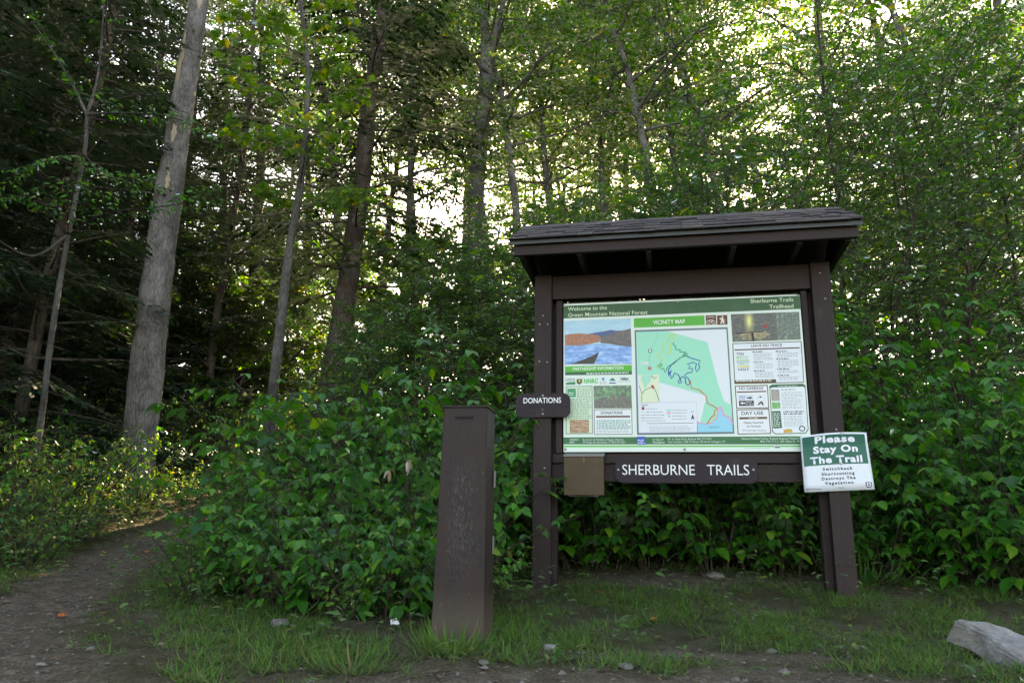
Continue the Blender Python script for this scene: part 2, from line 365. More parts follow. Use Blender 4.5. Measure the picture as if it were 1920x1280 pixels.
def build_ground():
    def axis(a, b, step, lo, hi):
        m = list(np.arange(a, b, step)); s = step; v = a
        left = []
        while v > lo: s *= 1.18; v -= s; left.append(v)
        s = step; v = m[-1]; right = []
        while v < hi: s *= 1.18; v += s; right.append(v)
        return np.array(left[::-1] + m + right)
    X = axis(-5, 5, .035, -400, 400); Y = axis(1.2, 10, .035, -100, 700)
    gx, gy = np.meshgrid(X, Y); z = zt(gx, gy)
    near = np.clip((14 - np.hypot(gx, gy)) / 8, 0, 1)
    z = z + near * (0.010 * wob(gx, gy, 6, 5) + 0.006 * wob(gx, gy, 17, 2) + rng.normal(0, .0022, gx.shape))
    V = np.stack([gx, gy, z], -1).reshape(-1, 3); ny, nx = gx.shape
    i = np.arange(ny - 1)[:, None] * nx; j = np.arange(nx - 1)[None]
    F = np.stack([i + j, i + j + 1, i + nx + j + 1, i + nx + j], -1).reshape(-1, 4)
    mb = MB(); mb.add(V, F); me = mb.mesh('ground', Soil, True)
    g = np.clip(1 - dirt(gx, gy), 0, 1) * np.clip((0.75 + wob(gx, gy, 3, 9) * .4), 0, 1)
    a = me.attributes.new('green', 'FLOAT', 'POINT'); a.data.foreach_set('value', g.ravel().astype(np.float32))
    link('ground', me, kind='structure')
build_ground()

# ---------------------------------------------------------------- the notice board shelter (kiosk frame: x along the board, y to the back)
KY = math.radians(-11.67); KO = np.array([0.420, 5.870, 0.0])
KM = Matrix.Translation(Vector(KO)) @ Matrix.Rotation(KY, 4, 'Z')
KI = np.array(KM.inverted())
def kp(px, py, yp):
    """photo point -> shelter frame x, z on the plane y = yp"""
    o = KI[:3, :3] @ np.array([0, 0, CAMZ]) + KI[:3, 3]; d = KI[:3, :3] @ ray(px, py); t = (yp - o[1]) / d[1]; p = o + d * t
    return p[0], p[2]
def kthing(name, label, cat, x, y, z, tilt=0.0):
    o = thing(name, label, cat); o.matrix_world = KM @ Matrix.Translation((x, y, z)) @ Matrix.Rotation(tilt, 4, 'Y')
    return o
BW, BZ0, BZ1 = 1.83, 0.955, 2.159
kiosk = kthing('notice_board_shelter', 'dark brown timber notice board shelter with a small shingled roof', 'notice board', 0, 0, 0)
PX0, PX1, PX2, PX3 = -0.233, -0.093, BW + 0.085, BW + 0.225
for a, b in ((PX0, PX1), (PX2, PX3)):
    bbox_obj('post', a, b, -.06, .03, -.35, 2.40, W_v, kiosk, .007)
bbox_obj('rear_post', PX0 + .05, PX1 + .03, .075, .165, -.35, 2.42, W_v, kiosk, .006)
bbox_obj('rear_post', PX2 - .045, PX3 - .06, .075, .165, -.35, 2.42, W_v, kiosk, .006)
bbox_obj('lower_rail', PX0 - .035, PX3 + .035, .032, .072, .735, .865, W_h, kiosk)
bbox_obj('sill_rail', PX1 + .002, PX2 - .002, .01, .07, .872, .945, W_h, kiosk)
bbox_obj('header_beam', PX1 + .002, PX2 - .002, -.035, .07, 2.195, 2.395, W_h, kiosk, .006)
bbox_obj('stile', PX1 + .03, -.012, .0, .05, .948, 2.192, W_v, kiosk); bbox_obj('stile', BW + .012, PX2 - .03, .0, .05, .948, 2.192, W_v, kiosk)
bbox_obj('backing_board', PX1 + .03, PX2 - .03, .055, .073, .95, 2.19, W_h, kiosk, .002)
# nail heads and knots on the posts
for (px, py, yp) in ((1018, 592, -.06), (1012, 608, -.06), (1027, 608, -.06), (1011, 678, -.06), (1026, 679, -.06), (1537, 512, -.06), (1547, 560, -.06), (1568, 805, -.06), (1021, 877, -.06)):
    x, z = kp(px, py, yp); mb = MB(); mb.tube([(x, -.061, z), (x, -.0665, z)], [.008, .0065], 10); link('bolt', mb.mesh('bolt', Steel, True), kiosk)
# roof
EY, EZ, EL = -.50, 2.405, 1.25; TAN = .56; RY = .10; CX = BW / 2 + .005
joists = [CX - EL + .06, CX - .74, CX - .22, CX + .40, CX + .86, CX + EL - .06]
for x in joists:
    bbox_obj('ceiling_joist', x - .02, x + .02, EY + .045, 0.66, EZ + .0, EZ + .09, W_h, kiosk)
bbox_obj('fascia', CX - EL, CX + EL, EY, EY + .04, EZ + .012, EZ + .098, W_h, kiosk)
bbox_obj('fascia', CX - EL, CX + EL, RY * 2 - EY - .04, RY * 2 - EY, EZ - .005, EZ + .098, W_h, kiosk)
ez = EZ + .10
for sgn in (1, -1):                                                # roof boards: sheet from eave to ridge, front and back
    e0 = EY - .025; yy0, yy1 = (e0, RY) if sgn > 0 else (2 * RY - e0, RY)
    z0, z1 = ez, ez + (RY - e0) * TAN
    V = [(x, y, z + dz) for dz in (0, .022) for (y, z) in ((yy0, z0), (yy1, z1)) for x in (CX - EL - .02, CX + EL + .02)]
    mb = MB(); mb.add(V, [(0, 1, 3, 2), (4, 6, 7, 5), (0, 4, 5, 1), (2, 3, 7, 6), (0, 2, 6, 4), (1, 5, 7, 3)]); link('roof_board', mb.mesh('roof_board', W_h), kiosk)
    # drip edge
    yb = yy0 - sgn * .004
    mb = MB(); mb.box(CX - EL - .025, CX + EL + .025, min(yb, yb - sgn * .008), max(yb, yb - sgn * .008), z0 - .012, z0 + .036); link('drip_edge', mb.mesh('drip_edge', DripEdge), kiosk)
    L = (RY - e0) / math.cos(math.atan(TAN)); nrow = 5; ca, sa = math.cos(math.atan(TAN)), math.sin(math.atan(TAN))
    for r in range(nrow):
        s0 = -.03 + r * (L + .03) / nrow; s1 = min(L, s0 + (L + .03) / nrow * 1.5)
        x = CX - EL - .03
        first = True
        while x < CX + EL + .02:
            w = random.uniform(.11, .2) * (.55 if first and r % 2 else 1); first = False
            x1 = min(x + w, CX + EL + .03)
            th = random.choice([.005, .009, .013]); d = random.uniform(-.006, .006); a0 = s0 + d; off = .024 + .009
            V = []
            for h in (0, 1):
                for s in (a0, s1):
                    k = (s - a0) / (s1 - a0); lift = off + (th if h else 0) + (1 - k) * .008 - k * .006
                    for xx in (x + .0012, x1 - .0012):
                        yv, zv = s * ca - lift * sa, s * sa + lift * ca
                        V.append((xx, e0 + yv if sgn > 0 else 2 * RY - e0 - yv, ez + zv))
            mb = MB(); mb.add(V, [(0, 1, 3, 2), (4, 6, 7, 5), (0, 4, 5, 1), (2, 3, 7, 6), (0, 2, 6, 4), (1, 5, 7, 3)])
            link('shingle', mb.mesh('shingle', Shingle), kiosk); x = x1
zr = ez + (RY - (EY - .025)) * TAN + .02
x = CX - EL - .03
while x < CX + EL:                                                  # ridge caps
    x1 = min(x + .24, CX + EL + .03); mb = MB(); P = [(-.10, -.056), (0, .014), (.10, -.056)]
    V = [(xx, RY + p[0], zr + p[1] + dz + (.006 if xx == x else 0)) for dz in (.012, .02) for xx in (x, x1) for p in P]
    mb.add(V, [(0, 1, 4, 3), (1, 2, 5, 4), (6, 9, 10, 7), (7, 10, 11, 8), (0, 3, 9, 6), (2, 8, 11, 5), (0, 6, 7, 1), (1, 7, 8, 2), (3, 4, 10, 9), (4, 5, 11, 10)])
    link('ridge_shingle', mb.mesh('ridge_shingle', Shingle), kiosk); x = x1 - .03
for sx in (-1, 1):                                                  # gable boards
    xg = CX + sx * (EL - .02); hz = (RY - EY - .06) * TAN
    pts = [(EY + .05, ez - .004), (2 * RY - EY - .05, ez - .004), (RY, ez + hz)]
    V = [(xg + dx, y, z) for dx in (-.011, .011) for y, z in pts]
    mb = MB(); mb.add2(V, [(0, 2, 1), (3, 4, 5)], [(0, 1, 4, 3), (1, 2, 5, 4), (2, 0, 3, 5)]); link('gable_board', mb.mesh('gable_board', W_h), kiosk)

# ---------------------------------------------------------------- the printed panel
panel = kthing('information_panel', 'large printed white and green trail map panel under the shelter roof', 'information board', 0, 0, 0)
PY = -.012
plate('sheet', round_rect(0, BW, BZ0, BZ1, .006, 2), PY, PY + .010, ink(226, 236, 226), panel)
def homog(src, dst):
    A = []
    for (x, y), (u, v) in zip(src, dst):
        A += [[x, y, 1, 0, 0, 0, -u * x, -u * y, -u], [0, 0, 0, x, y, 1, -v * x, -v * y, -v]]
    return np.linalg.svd(np.array(A, float))[2][-1].reshape(3, 3)
PH = homog([(1062, 570), (1502, 552.5), (1523, 846), (1056, 848.5)], [(0, BZ1), (BW, BZ1), (BW, BZ0), (0, BZ0)])
def pp(x, y):
    v = PH @ np.array([x, y, 1.0]); return v[0] / v[2], v[1] / v[2]
LY = lambda k: PY - .0007 * k
def prect(x0, y0, x1, y1, col, layer, parent=panel, name='printed_block', slant=None, mat=None):
    """rectangle by its top-left and bottom-right photo points"""
    u0, v1 = pp(x0, y0); u1, v0 = pp(x1, y1)
    return plate(name, [(u0, v0), (u0, v1), (u1, v1), (u1, v0)], LY(layer), LY(layer), mat or ink(*col), parent)
def ppoly(pts, col, layer, parent=panel, name='printed_area', mat=None):
    return plate(name, [pp(*p) for p in pts], LY(layer), LY(layer), mat or ink(*col), parent)
def ptext(s, x0, x1, y, h, col, layer=3, bold=0.0, parent=panel):
    u0, v = pp(x0, y); u1, _ = pp(x1, y); _, v2 = pp(x0, y - h)
    text(s, parent, u0, u1, v, v2 - v, LY(layer), ink(*col), bold)
def pline(pts, wpx, col, layer, parent=panel, name='printed_line'):
    P = np.array([pp(*p) for p in pts]); w = wpx * .0041 / 2
    T = np.gradient(P, axis=0); T /= np.linalg.norm(T, axis=1)[:, None] + 1e-9; Nn = np.stack([-T[:, 1], T[:, 0]], -1)
    A, B = P + Nn * w, P - Nn * w; n = len(P)
    V = [(a[0], LY(layer), a[1]) for a in A] + [(b[0], LY(layer), b[1]) for b in B]
    mb = MB(); mb.add(V, [(i, i + 1, n + i + 1, n + i) for i in range(n - 1)]); return link(name, mb.mesh(name, ink(*col)), parent)
def pframe(x0, y0, x1, y1, w, col, layer, parent=panel, name='printed_border'):
    u0, v1 = pp(x0, y0); u1, v0 = pp(x1, y1); w *= .0041; mb = MB(); y = LY(layer)
    o = [(u0, v0), (u1, v0), (u1, v1), (u0, v1)]; i = [(u0 + w, v0 + w), (u1 - w, v0 + w), (u1 - w, v1 - w), (u0 + w, v1 - w)]
    mb.add([(a, y, b) for a, b in o + i], [(k, (k + 1) % 4, 4 + (k + 1) % 4, 4 + k) for k in range(4)]); return link(name, mb.mesh(name, ink(*col)), parent)
def pgreek(x0, x1, y0, y1, rows, col, layer=3, parent=panel, th=.42, indent=0):
    """rows of print too small to read"""
    mb = MB(); u0, v1 = pp(x0, y0); u1, v0 = pp(x1, y1); dv = (v1 - v0) / rows
    for r in range(rows):
        u = u0; ue = u1 - (u1 - u0) * random.choice([0, .04, .1, .02, .3 if r % 5 == 4 else .06]); v = v1 - dv * (r + .5); h = dv * th / 2
        while u < ue:
            w = random.uniform(.007, .026); w2 = min(w, ue - u)
            mb.add([(u, LY(layer), v - h), (u + w2, LY(layer), v - h), (u + w2, LY(layer), v + h), (u, LY(layer), v + h)], [(0, 1, 2, 3)]); u += w + .006
    col = tuple(int(q * .8 + 45) if q < 170 else q for q in col)
    return link('fine_print', mb.mesh('fine_print', ink(*col)), parent, kind='stuff')

def picture_mat(name, stops, scale=60, stretch=(1, 1, 1), extra=None):
    m, nt, out = new_mat(name); n = noise(nt, coords(nt, stretch), scale, 5, 0.75)
    c = ramp(nt, n, stops)
    if extra: c = extra(nt, c)
    princ(nt, out, c, 0.3, 0, None, 0.5); return m
GR, GL = (44, 90, 50), (72, 178, 62)
hdr = prect(1062, 574, 1504, 594, GR, 1, name='header_band')
# the header band follows the sheet's perspective, so it is laid by its own corner points
bpy.data.objects.remove(hdr)
ppoly([(1062, 573.5), (1503, 555), (1505, 579.5), (1061, 597)], GR, 1, name='header_band')
ptext('Welcome to the', 1070, 1143, 583, 7, (225, 235, 200), 2, .006)
ptext('Green Mountain National Forest', 1070, 1219, 594.3, 7, (225, 235, 200), 2, .006)
ptext('Sherburne Trails', 1411, 1491, 568.6, 7, (225, 235, 200), 2, .006)
ptext('Trailhead', 1446, 1491, 579, 7, (225, 235, 200), 2, .006)
# lake photograph
pic = ppoly([(1062, 602), (1187, 597), (1188, 682), (1062, 683)], (150, 190, 215), 1, name='lake_picture', mat=picture_mat('print_sky', [(0.3, (0.22, 0.42, 0.55)), (0.7, (0.38, 0.58, 0.66))], 5, (1, 1, 4)))
ppoly([(1092, 629), (1118, 624), (1137, 621), (1150, 618.5), (1160, 620), (1187, 619), (1187, 634), (1092, 634)], (80, 95, 140), 2, pic, 'printed_mountain')
autumn = picture_mat('print_autumn_trees', [(0.32, (0.05, 0.06, 0.02)), (0.48, (0.32, 0.08, 0.02)), (0.62, (0.5, 0.14, 0.03)), (0.75, (0.35, 0.28, 0.06))], 55)
darkw = picture_mat('print_dark_wood', [(0.35, (0.03, 0.035, 0.03)), (0.55, (0.09, 0.06, 0.05)), (0.72, (0.25, 0.09, 0.04))], 50)
ppoly([(1063, 628), (1075, 626), (1090, 625), (1108, 626.5), (1122, 628), (1129, 630), (1130, 640), (1110, 645), (1090, 648), (1063, 648)], (0,) * 3, 3, pic, 'printed_trees', autumn)
ppoly([(1130, 631), (1145, 627), (1160, 622), (1175, 619), (1187, 616), (1188, 650), (1165, 648), (1150, 645), (1130, 643)], (0,) * 3, 3, pic, 'printed_trees', darkw)
water = picture_mat('print_lake_water', [(0.3, (0.05, 0.12, 0.32)), (0.5, (0.12, 0.3, 0.62)), (0.68, (0.42, 0.6, 0.8)), (0.8, (0.1, 0.13, 0.1))], 12, (1, 1, 4))
ppoly([(1062, 648), (1090, 648), (1130, 645), (1188, 650), (1188, 682), (1062, 683)], (0,) * 3, 4, pic, 'printed_water', water)
ppoly([(1073, 682.5), (1095, 675), (1112, 668), (1127, 660), (1124, 668), (1117, 681.8)], (70, 62, 52), 5, pic, 'printed_log')
# partnership information
ppoly([(1062, 687), (1188, 684), (1188, 696), (1062, 698)], GL, 1, name='title_band'); ptext('PARTNERSHIP INFORMATION', 1077, 1172, 694.5, 5.8, (240, 245, 235), 2, .012)
ppoly([(1062, 698), (1188, 696), (1188, 702), (1062, 703.5)], (40, 98, 66), 1, name='title_band'); pgreek(1102, 1184, 697.5, 701.5, 1, (215, 225, 215), 2)
ptext('USDA', 1063, 1081, 714.5, 5, (50, 45, 80), 2, .0)
ppoly([(1063, 718), (1070, 716.5), (1081, 715.5), (1081, 721), (1063, 721.5)], (20, 140, 90), 2, name='printed_logo')
ppoly([(1083.5, 711), (1093.5, 710), (1094, 717), (1089, 721), (1084, 719)], (60, 90, 30), 2, name='printed_logo'); ppoly([(1087, 713), (1089, 711), (1091, 713), (1090, 717), (1088, 717)], (225, 190, 40), 3, name='printed_logo')
ptext('NNRC', 1097, 1124, 718.5, 8.2, (40, 190, 75), 2, .03)
ppoly([(1131, 708.5), (1136, 708), (1136, 713), (1131, 713)], (60, 150, 215), 2, name='printed_logo'); pgreek(1127, 1141, 715, 720, 2, (150, 165, 180), 2)
ppoly([(1145, 714), (1148, 710), (1151, 708.3), (1154, 710), (1157, 714)], (30, 140, 130), 2, name='printed_logo'); ppoly([(1145, 717), (1157, 717), (1157, 719), (1145, 719)], (60, 80, 170), 2, name='printed_logo')
ptext('VMBA', 1165, 1182, 713, 5, (20, 90, 100), 2, .02); pgreek(1160, 1188, 714.5, 716, 1, (150, 160, 170), 2)
# left green text box, trail picture, donations box
prect(1063, 724.5, 1112, 814, (214, 236, 206), 1, name='printed_card'); pframe(1063, 724.5, 1112, 814, 1.2, (40, 100, 75), 2)
ppoly([(1065.5, 729), (1081.5, 728.5), (1081.5, 744.5), (1065.5, 744.8)], (20, 150, 100), 2, name='printed_logo'); pgreek(1068, 1079, 735, 742, 2, (235, 245, 235), 3)
pgreek(1084, 1110, 727, 746, 5, (110, 135, 115)); pgreek(1067, 1110, 747, 786, 10, (110, 135, 115))
prect(1069, 787.5, 1105, 812, 0, 2, name='printed_picture', mat=picture_mat('print_dirt_track', [(0.3, (0.1, 0.05, 0.02)), (0.5, (0.35, 0.17, 0.08)), (0.7, (0.6, 0.42, 0.28)), (0.8, (0.2, 0.25, 0.1))], 40, (1, 1, 2.5)))
trailpic = picture_mat('print_trail_riders', [(0.3, (0.02, 0.03, 0.02)), (0.5, (0.06, 0.12, 0.06)), (0.62, (0.12, 0.35, 0.12)), (0.74, (0.2, 0.6, 0.25)), (0.82, (0.5, 0.5, 0.42))], 32)
tp = ppoly([(1115, 723.5), (1186, 722), (1187, 765.5), (1115.5, 766)], 0, 1, name='printed_picture', mat=trailpic)
ppoly([(1116, 750), (1135, 744), (1150, 750), (1170, 742), (1186, 748), (1186.5, 765), (1116, 765.5)], 0, 2, tp, 'printed_forest_floor', picture_mat('print_forest_floor', [(0.35, (0.03, 0.03, 0.025)), (0.6, (0.12, 0.11, 0.08)), (0.8, (0.4, 0.38, 0.33))], 60))
ppoly([(1149.5, 744), (1152, 742), (1153, 748), (1151, 750)], (190, 50, 50), 3, tp, 'printed_rider')
prect(1115, 768, 1187, 815, (232, 236, 236), 1, name='printed_card'); pframe(1115, 768, 1187, 815, 1.1, (90, 55, 55), 2)
ptext('DONATIONS', 1128, 1169, 777, 5.4, (50, 35, 38), 2, .012); ppoly([(1119, 780), (1183, 779.4), (1183, 782.6), (1119, 783.2)], (110, 62, 50), 2, name='printed_rule')
pgreek(1120, 1184, 787.5, 805.5, 5, (60, 140, 125), th=.5); pgreek(1120, 1182, 807.5, 811.5, 2, (150, 160, 165))
# vicinity map
ppoly([(1193, 597), (1325, 591.5), (1325.5, 609.5), (1193, 614.5)], GL, 1, name='title_band'); ptext('VICINITY MAP', 1229, 1289, 608.3, 7.6, (240, 245, 235), 2, .012)
for x0, x1, nm in ((1327.3, 1346.5, 'bike'), (1348.3, 1367.5, 'hiker')):
    ic = plate('recreation_symbol', [pp(*q) for q in ((x0, 591.6), (x1, 590.8), (x1 + .6, 608.3), (x0 + .4, 609.3))], LY(1), LY(1), ink(110, 62, 42), panel)
    c = (240, 230, 215)
    if nm == 'bike':
        for cx in (1332.3, 1341.6): pline([(cx + 3.2 * math.cos(t * .523), 604.2 + 3.2 * math.sin(t * .523)) for t in range(13)], .9, c, 3, ic, 'wheel_mark')
        pline([(1332.3, 604.2), (1335, 599.5), (1339.6, 599.2), (1341.6, 604.2)], .8, c, 3, ic, 'frame_mark'); pline([(1335, 599.5), (1337.4, 604), (1339.8, 599)], .8, c, 3, ic, 'frame_mark')
        pline([(1329.5, 596.5), (1334, 594), (1336.5, 595), (1339, 593.6), (1343.5, 596)], .9, c, 3, ic, 'hill_mark')
    else:
        ppoly([(1357, 593), (1359, 592.5), (1360, 594), (1359.3, 596), (1357.6, 596)], c, 3, ic, 'head_mark')
        ppoly([(1356.5, 596.5), (1360, 596.3), (1361, 601), (1361.6, 607), (1359.6, 607), (1358.4, 602), (1356.8, 607), (1354.4, 607.3), (1356.4, 601)], c, 3, ic, 'body_mark')
        ppoly([(1353.4, 596.5), (1355.7, 596), (1356, 599.5), (1353.8, 599.8)], c, 3, ic, 'pack_mark'); pline([(1363, 598), (1362.4, 607)], .6, c, 3, ic, 'stick_mark')
mapo = ppoly([(1194, 619), (1368, 613.5), (1378.5, 813), (1195.5, 816)], (105, 120, 130), 1, name='vicinity_map')
ppoly([(1197, 622.5), (1365.5, 617), (1375.5, 809.5), (1199, 812)], (228, 232, 236), 2, mapo, 'map_paper')
ppoly([(1197.5, 622.7), (1254, 620.7), (1292, 631), (1330, 641.5), (1337, 670), (1349, 720), (1360, 752), (1374, 759), (1375.3, 809.3), (1310, 810.4), (1327, 741.5), (1238.5, 716.5), (1238.5, 702), (1199, 703)], (150, 225, 196), 3, mapo, 'map_forest')
ppoly([(1308, 791), (1325, 795.5), (1338, 792), (1345, 785), (1348, 772), (1351, 765), (1356, 763), (1359, 776), (1366, 782), (1371, 785), (1375, 797), (1375.4, 809), (1308.5, 810.3)], (140, 212, 235), 4, mapo, 'map_pond')
pline([(1308, 791), (1326, 795.5), (1338, 792), (1345, 785), (1348, 772), (1350, 764), (1353, 762)], 2.2, (235, 160, 200), 5, mapo, 'map_shore_line'); pline([(1354, 763), (1358, 777), (1366, 781), (1371, 784), (1375, 795)], 3.2, (235, 160, 200), 5, mapo, 'map_shore_line')
yel = (205, 222, 80)
pline([(1235, 692), (1243, 680), (1246, 672), (1236, 668), (1240, 661), (1249, 657), (1247, 648), (1254, 642), (1256, 634), (1262, 628), (1268, 625), (1272, 630), (1264, 634), (1262, 645), (1260, 660), (1252, 664)], 1.7, yel, 5, mapo, 'trail_line')
pline([(1236, 687), (1243, 681), (1245, 684), (1240, 689), (1244, 692), (1247, 690), (1250, 699), (1253, 692), (1256, 687), (1266, 682), (1278, 671), (1287, 667), (1293, 668)], 1.9, (20, 150, 110), 5, mapo, 'trail_line')
pline([(1267, 642), (1266, 646), (1271, 650), (1270, 655), (1280, 656), (1277, 659), (1290, 661), (1293, 665), (1286, 663), (1284, 668)], 1.8, (20, 140, 90), 5, mapo, 'trail_line')
blu = (25, 80, 170)
pline([(1286, 666), (1304, 673), (1316, 676), (1313, 682), (1315, 690), (1309, 697), (1307, 690), (1309, 682), (1303, 679), (1292, 683), (1298, 688), (1293, 690), (1302, 692), (1300, 698), (1292, 699)], 1.8, blu, 5, mapo, 'trail_line')
pline([(1292, 699), (1286, 704), (1294, 710), (1296, 718), (1293, 723), (1288, 718), (1288, 709), (1282, 706), (1277, 711), (1281, 717), (1276, 719), (1274, 714), (1279, 712), (1275, 703), (1268, 699), (1265, 706), (1262, 710), (1259, 701), (1262, 694), (1258, 698), (1257, 705), (1256, 694), (1262, 684), (1272, 676)], 1.9, blu, 5, mapo, 'trail_line')
pline([(1297, 713), (1299, 727), (1314, 731), (1326, 742), (1329, 756), (1340, 761), (1347, 766), (1341, 771), (1342, 777), (1335, 783), (1327, 795)], 1.9, (225, 120, 40), 6, mapo, 'trail_line')
pline([(1237, 622), (1236, 634), (1230, 645), (1222, 656), (1220, 690)], .5, (130, 170, 160), 5, mapo, 'road_line')
prect(1219.5, 655, 1226.5, 661, (60, 70, 70), 5, mapo, 'route_marker'); prect(1221, 656, 1225, 660, (235, 240, 240), 6, mapo, 'route_marker')
prect(1203, 679.5, 1220, 683.5, (240, 243, 243), 5, mapo, 'map_note'); pgreek(1204, 1219.5, 680, 683, 1, (90, 95, 95), 6, mapo)
prect(1218, 687.5, 1224, 693, (190, 50, 55), 5, mapo, 'parking_marker'); ptext('P', 1219.8, 1222.4, 692, 3.8, (245, 240, 240), 6, .01, mapo)
ins = ppoly([(1200.5, 703), (1238, 702), (1239.5, 754), (1201.5, 755)], (222, 232, 200), 4, mapo, 'inset_map')
ppoly([(1207, 703.5), (1226, 702.8), (1222, 715), (1216, 722), (1212, 730), (1208, 718), (1204, 712)], (160, 222, 200), 5, mapo, 'inset_forest')
pline([(1201, 723), (1206, 738), (1205, 754)], 1, (110, 110, 110), 5, mapo, 'inset_road'); pline([(1206, 738), (1212, 731), (1222, 727), (1228, 724), (1234, 738), (1238, 752)], 1.2, (110, 110, 110), 5, mapo, 'inset_road'); pline([(1224, 703), (1230, 710), (1234, 706)], 1.2, (110, 110, 110), 5, mapo, 'inset_road')
ppoly([(1223, 722), (1228, 722), (1229, 729), (1225, 728)], (200, 60, 55), 6, mapo, 'inset_marker')
leg = ppoly([(1201.5, 755.5), (1308, 753), (1310.5, 809.6), (1202, 811)], (228, 232, 238), 4, mapo, 'legend_card')
pline([(1201.5, 755.5), (1308, 753.2), (1310, 809.6)], .5, (150, 155, 165), 5, mapo, 'legend_border')
ptext('Legend', 1204, 1217, 761, 3.2, (60, 60, 70), 5, .008, mapo)
prect(1205, 763, 1210, 768.5, (170, 50, 60), 5, mapo, 'parking_marker'); pgreek(1213, 1234, 765, 768, 1, (140, 140, 150), 5, mapo)
for k, c in enumerate(((215, 205, 150), (80, 150, 150), (60, 95, 130), (215, 120, 130))):
    y = 773 + k * 5.3; pline([(1204, y), (1212, y - .1)], .9, c, 5, mapo, 'legend_line'); pgreek(1213.5, 1249, y - 1.5, y + 1.2, 1, (140, 140, 150), 5, mapo)
prect(1252, 767.5, 1260, 771, (150, 222, 200), 5, mapo, 'legend_swatch'); prect(1252, 772.5, 1260, 776, (235, 170, 205), 5, mapo, 'legend_swatch')
for y in (769, 774, 780, 785.5): pgreek(1262, 1291, y - 1.3, y + 1.3, 1, (140, 140, 150), 5, mapo)
ppoly([(1255, 778.5), (1258, 780), (1256.5, 782.5)], (30, 30, 35), 5, mapo, 'legend_mark')
ptext('N', 1298.5, 1302, 773.5, 3.3, (60, 60, 70), 5, 0, mapo); ppoly([(1300.5, 776), (1304.5, 787.5), (1300.5, 784), (1297, 788)], (30, 30, 35), 5, mapo, 'north_arrow')
pline([(1214, 794.3), (1302, 793)], .8, (90, 90, 95), 5, mapo, 'scale_bar'); pgreek(1219, 1300, 799, 809, 4, (170, 172, 182), 5, mapo, .35)
ptext('Kent Pond', 1331.5, 1349.5, 802, 2.8, (30, 90, 110), 6, 0, mapo)
# right column
rp = picture_mat('print_sunlit_ride', [(0.35, (0.02, 0.018, 0.015)), (0.55, (0.06, 0.055, 0.035)), (0.68, (0.22, 0.2, 0.06)), (0.78, (0.5, 0.32, 0.1))], 30, (1, 1, 2))
def beam(nt, c):
    v = nt.nodes.new('ShaderNodeVectorMath'); v.operation = 'SUBTRACT'; nt.links.new(coords(nt), v.inputs[0]); u_, w_ = pp(1408, 602); v.inputs[1].default_value = (u_, 0, w_)
    m2 = nt.nodes.new('ShaderNodeVectorMath'); m2.operation = 'MULTIPLY'; nt.links.new(v.outputs[0], m2.inputs[0]); m2.inputs[1].default_value = (1.6, 0, .6)
    l = nt.nodes.new('ShaderNodeVectorMath'); l.operation = 'LENGTH'; nt.links.new(m2.outputs[0], l.inputs[0])
    f = ramp(nt, l.outputs['Value'], [(0.0, (1, 1, 1)), (0.015, (.8,) * 3), (0.035, (.3,) * 3), (0.07, (0, 0, 0))]); return mixc(nt, f, c, (0.75, 0.7, 0.2))
rp = picture_mat('print_sunlit_ride', [(0.35, (0.02, 0.018, 0.015)), (0.55, (0.06, 0.055, 0.035)), (0.68, (0.22, 0.2, 0.06)), (0.78, (0.5, 0.32, 0.1))], 42, (1, 1, 2), beam)
rpo = ppoly([(1374, 589.5), (1458, 586.5), (1460.5, 638), (1377, 641)], 0, 1, name='printed_picture', mat=rp)
ppoly([(1458, 586.5), (1501, 585), (1504, 636.5), (1460.5, 638)], 0, 1, name='printed_picture', mat=picture_mat('print_brush', [(0.35, (0.03, 0.05, 0.03)), (0.55, (0.09, 0.13, 0.08)), (0.72, (0.4, 0.38, 0.33))], 60))

ppoly([(1386, 628), (1410, 622), (1440, 621), (1448, 628), (1430, 636), (1395, 637)], 0, 2, rpo, 'printed_path', picture_mat('print_leafy_path', [(0.4, (0.05, 0.04, 0.02)), (0.5, (0.25, 0.17, 0.06)), (0.65, (0.5, 0.38, 0.16))], 45, (1, 1, 4)))
ppoly([(1434, 610), (1440, 609.5), (1441, 614.5), (1435, 614)], (205, 50, 60), 3, rpo, 'printed_rider'); pline([(1382, 624), (1400, 624.5), (1414, 623), (1435, 622)], 1.4, (25, 22, 25), 4, rpo, 'printed_handlebar'); pline([(1413.5, 623), (1416, 640)], 4, (35, 35, 45), 3, rpo, 'printed_stem')
ppoly([(1376.5, 643.5), (1505, 639.5), (1509.5, 717), (1379.5, 719.5)], (92, 62, 50), 1, name='printed_card_border')
ppoly([(1378, 645), (1503.5, 641), (1508, 715.5), (1381, 718)], (230, 233, 238), 2, name='printed_card')
ptext('LEAVE NO TRACE', 1411.5, 1469, 650.5, 4.8, (50, 38, 35), 3, .012)
ppoly([(1380.5, 655), (1501.5, 650.7), (1501.6, 653), (1380.6, 657.2)], (90, 60, 30), 3, name='printed_rule')
ptext('YOU', 1383.5, 1398, 666, 4.9, (60, 50, 50), 3, .02); ptext('MANY', 1384, 1407, 672.3, 5, (130, 205, 130), 3, .01); ppoly([(1384, 674), (1407, 673.4), (1407, 675.5), (1384, 676)], (165, 215, 130), 3, name='printed_rule'); ppoly([(1384, 677.6), (1407.5, 677), (1407.5, 678), (1384, 678.6)], (70, 90, 140), 3, name='printed_rule')
ptext('SIMPLE', 1384.5, 1407.5, 684, 4, (130, 205, 150), 3, .01); ppoly([(1385, 686), (1408, 685.4), (1408, 688), (1385, 688.4)], (225, 205, 110), 3, name='printed_rule'); ptext('VISIT', 1385.5, 1408, 695, 4.6, (50, 40, 40), 3, .01)
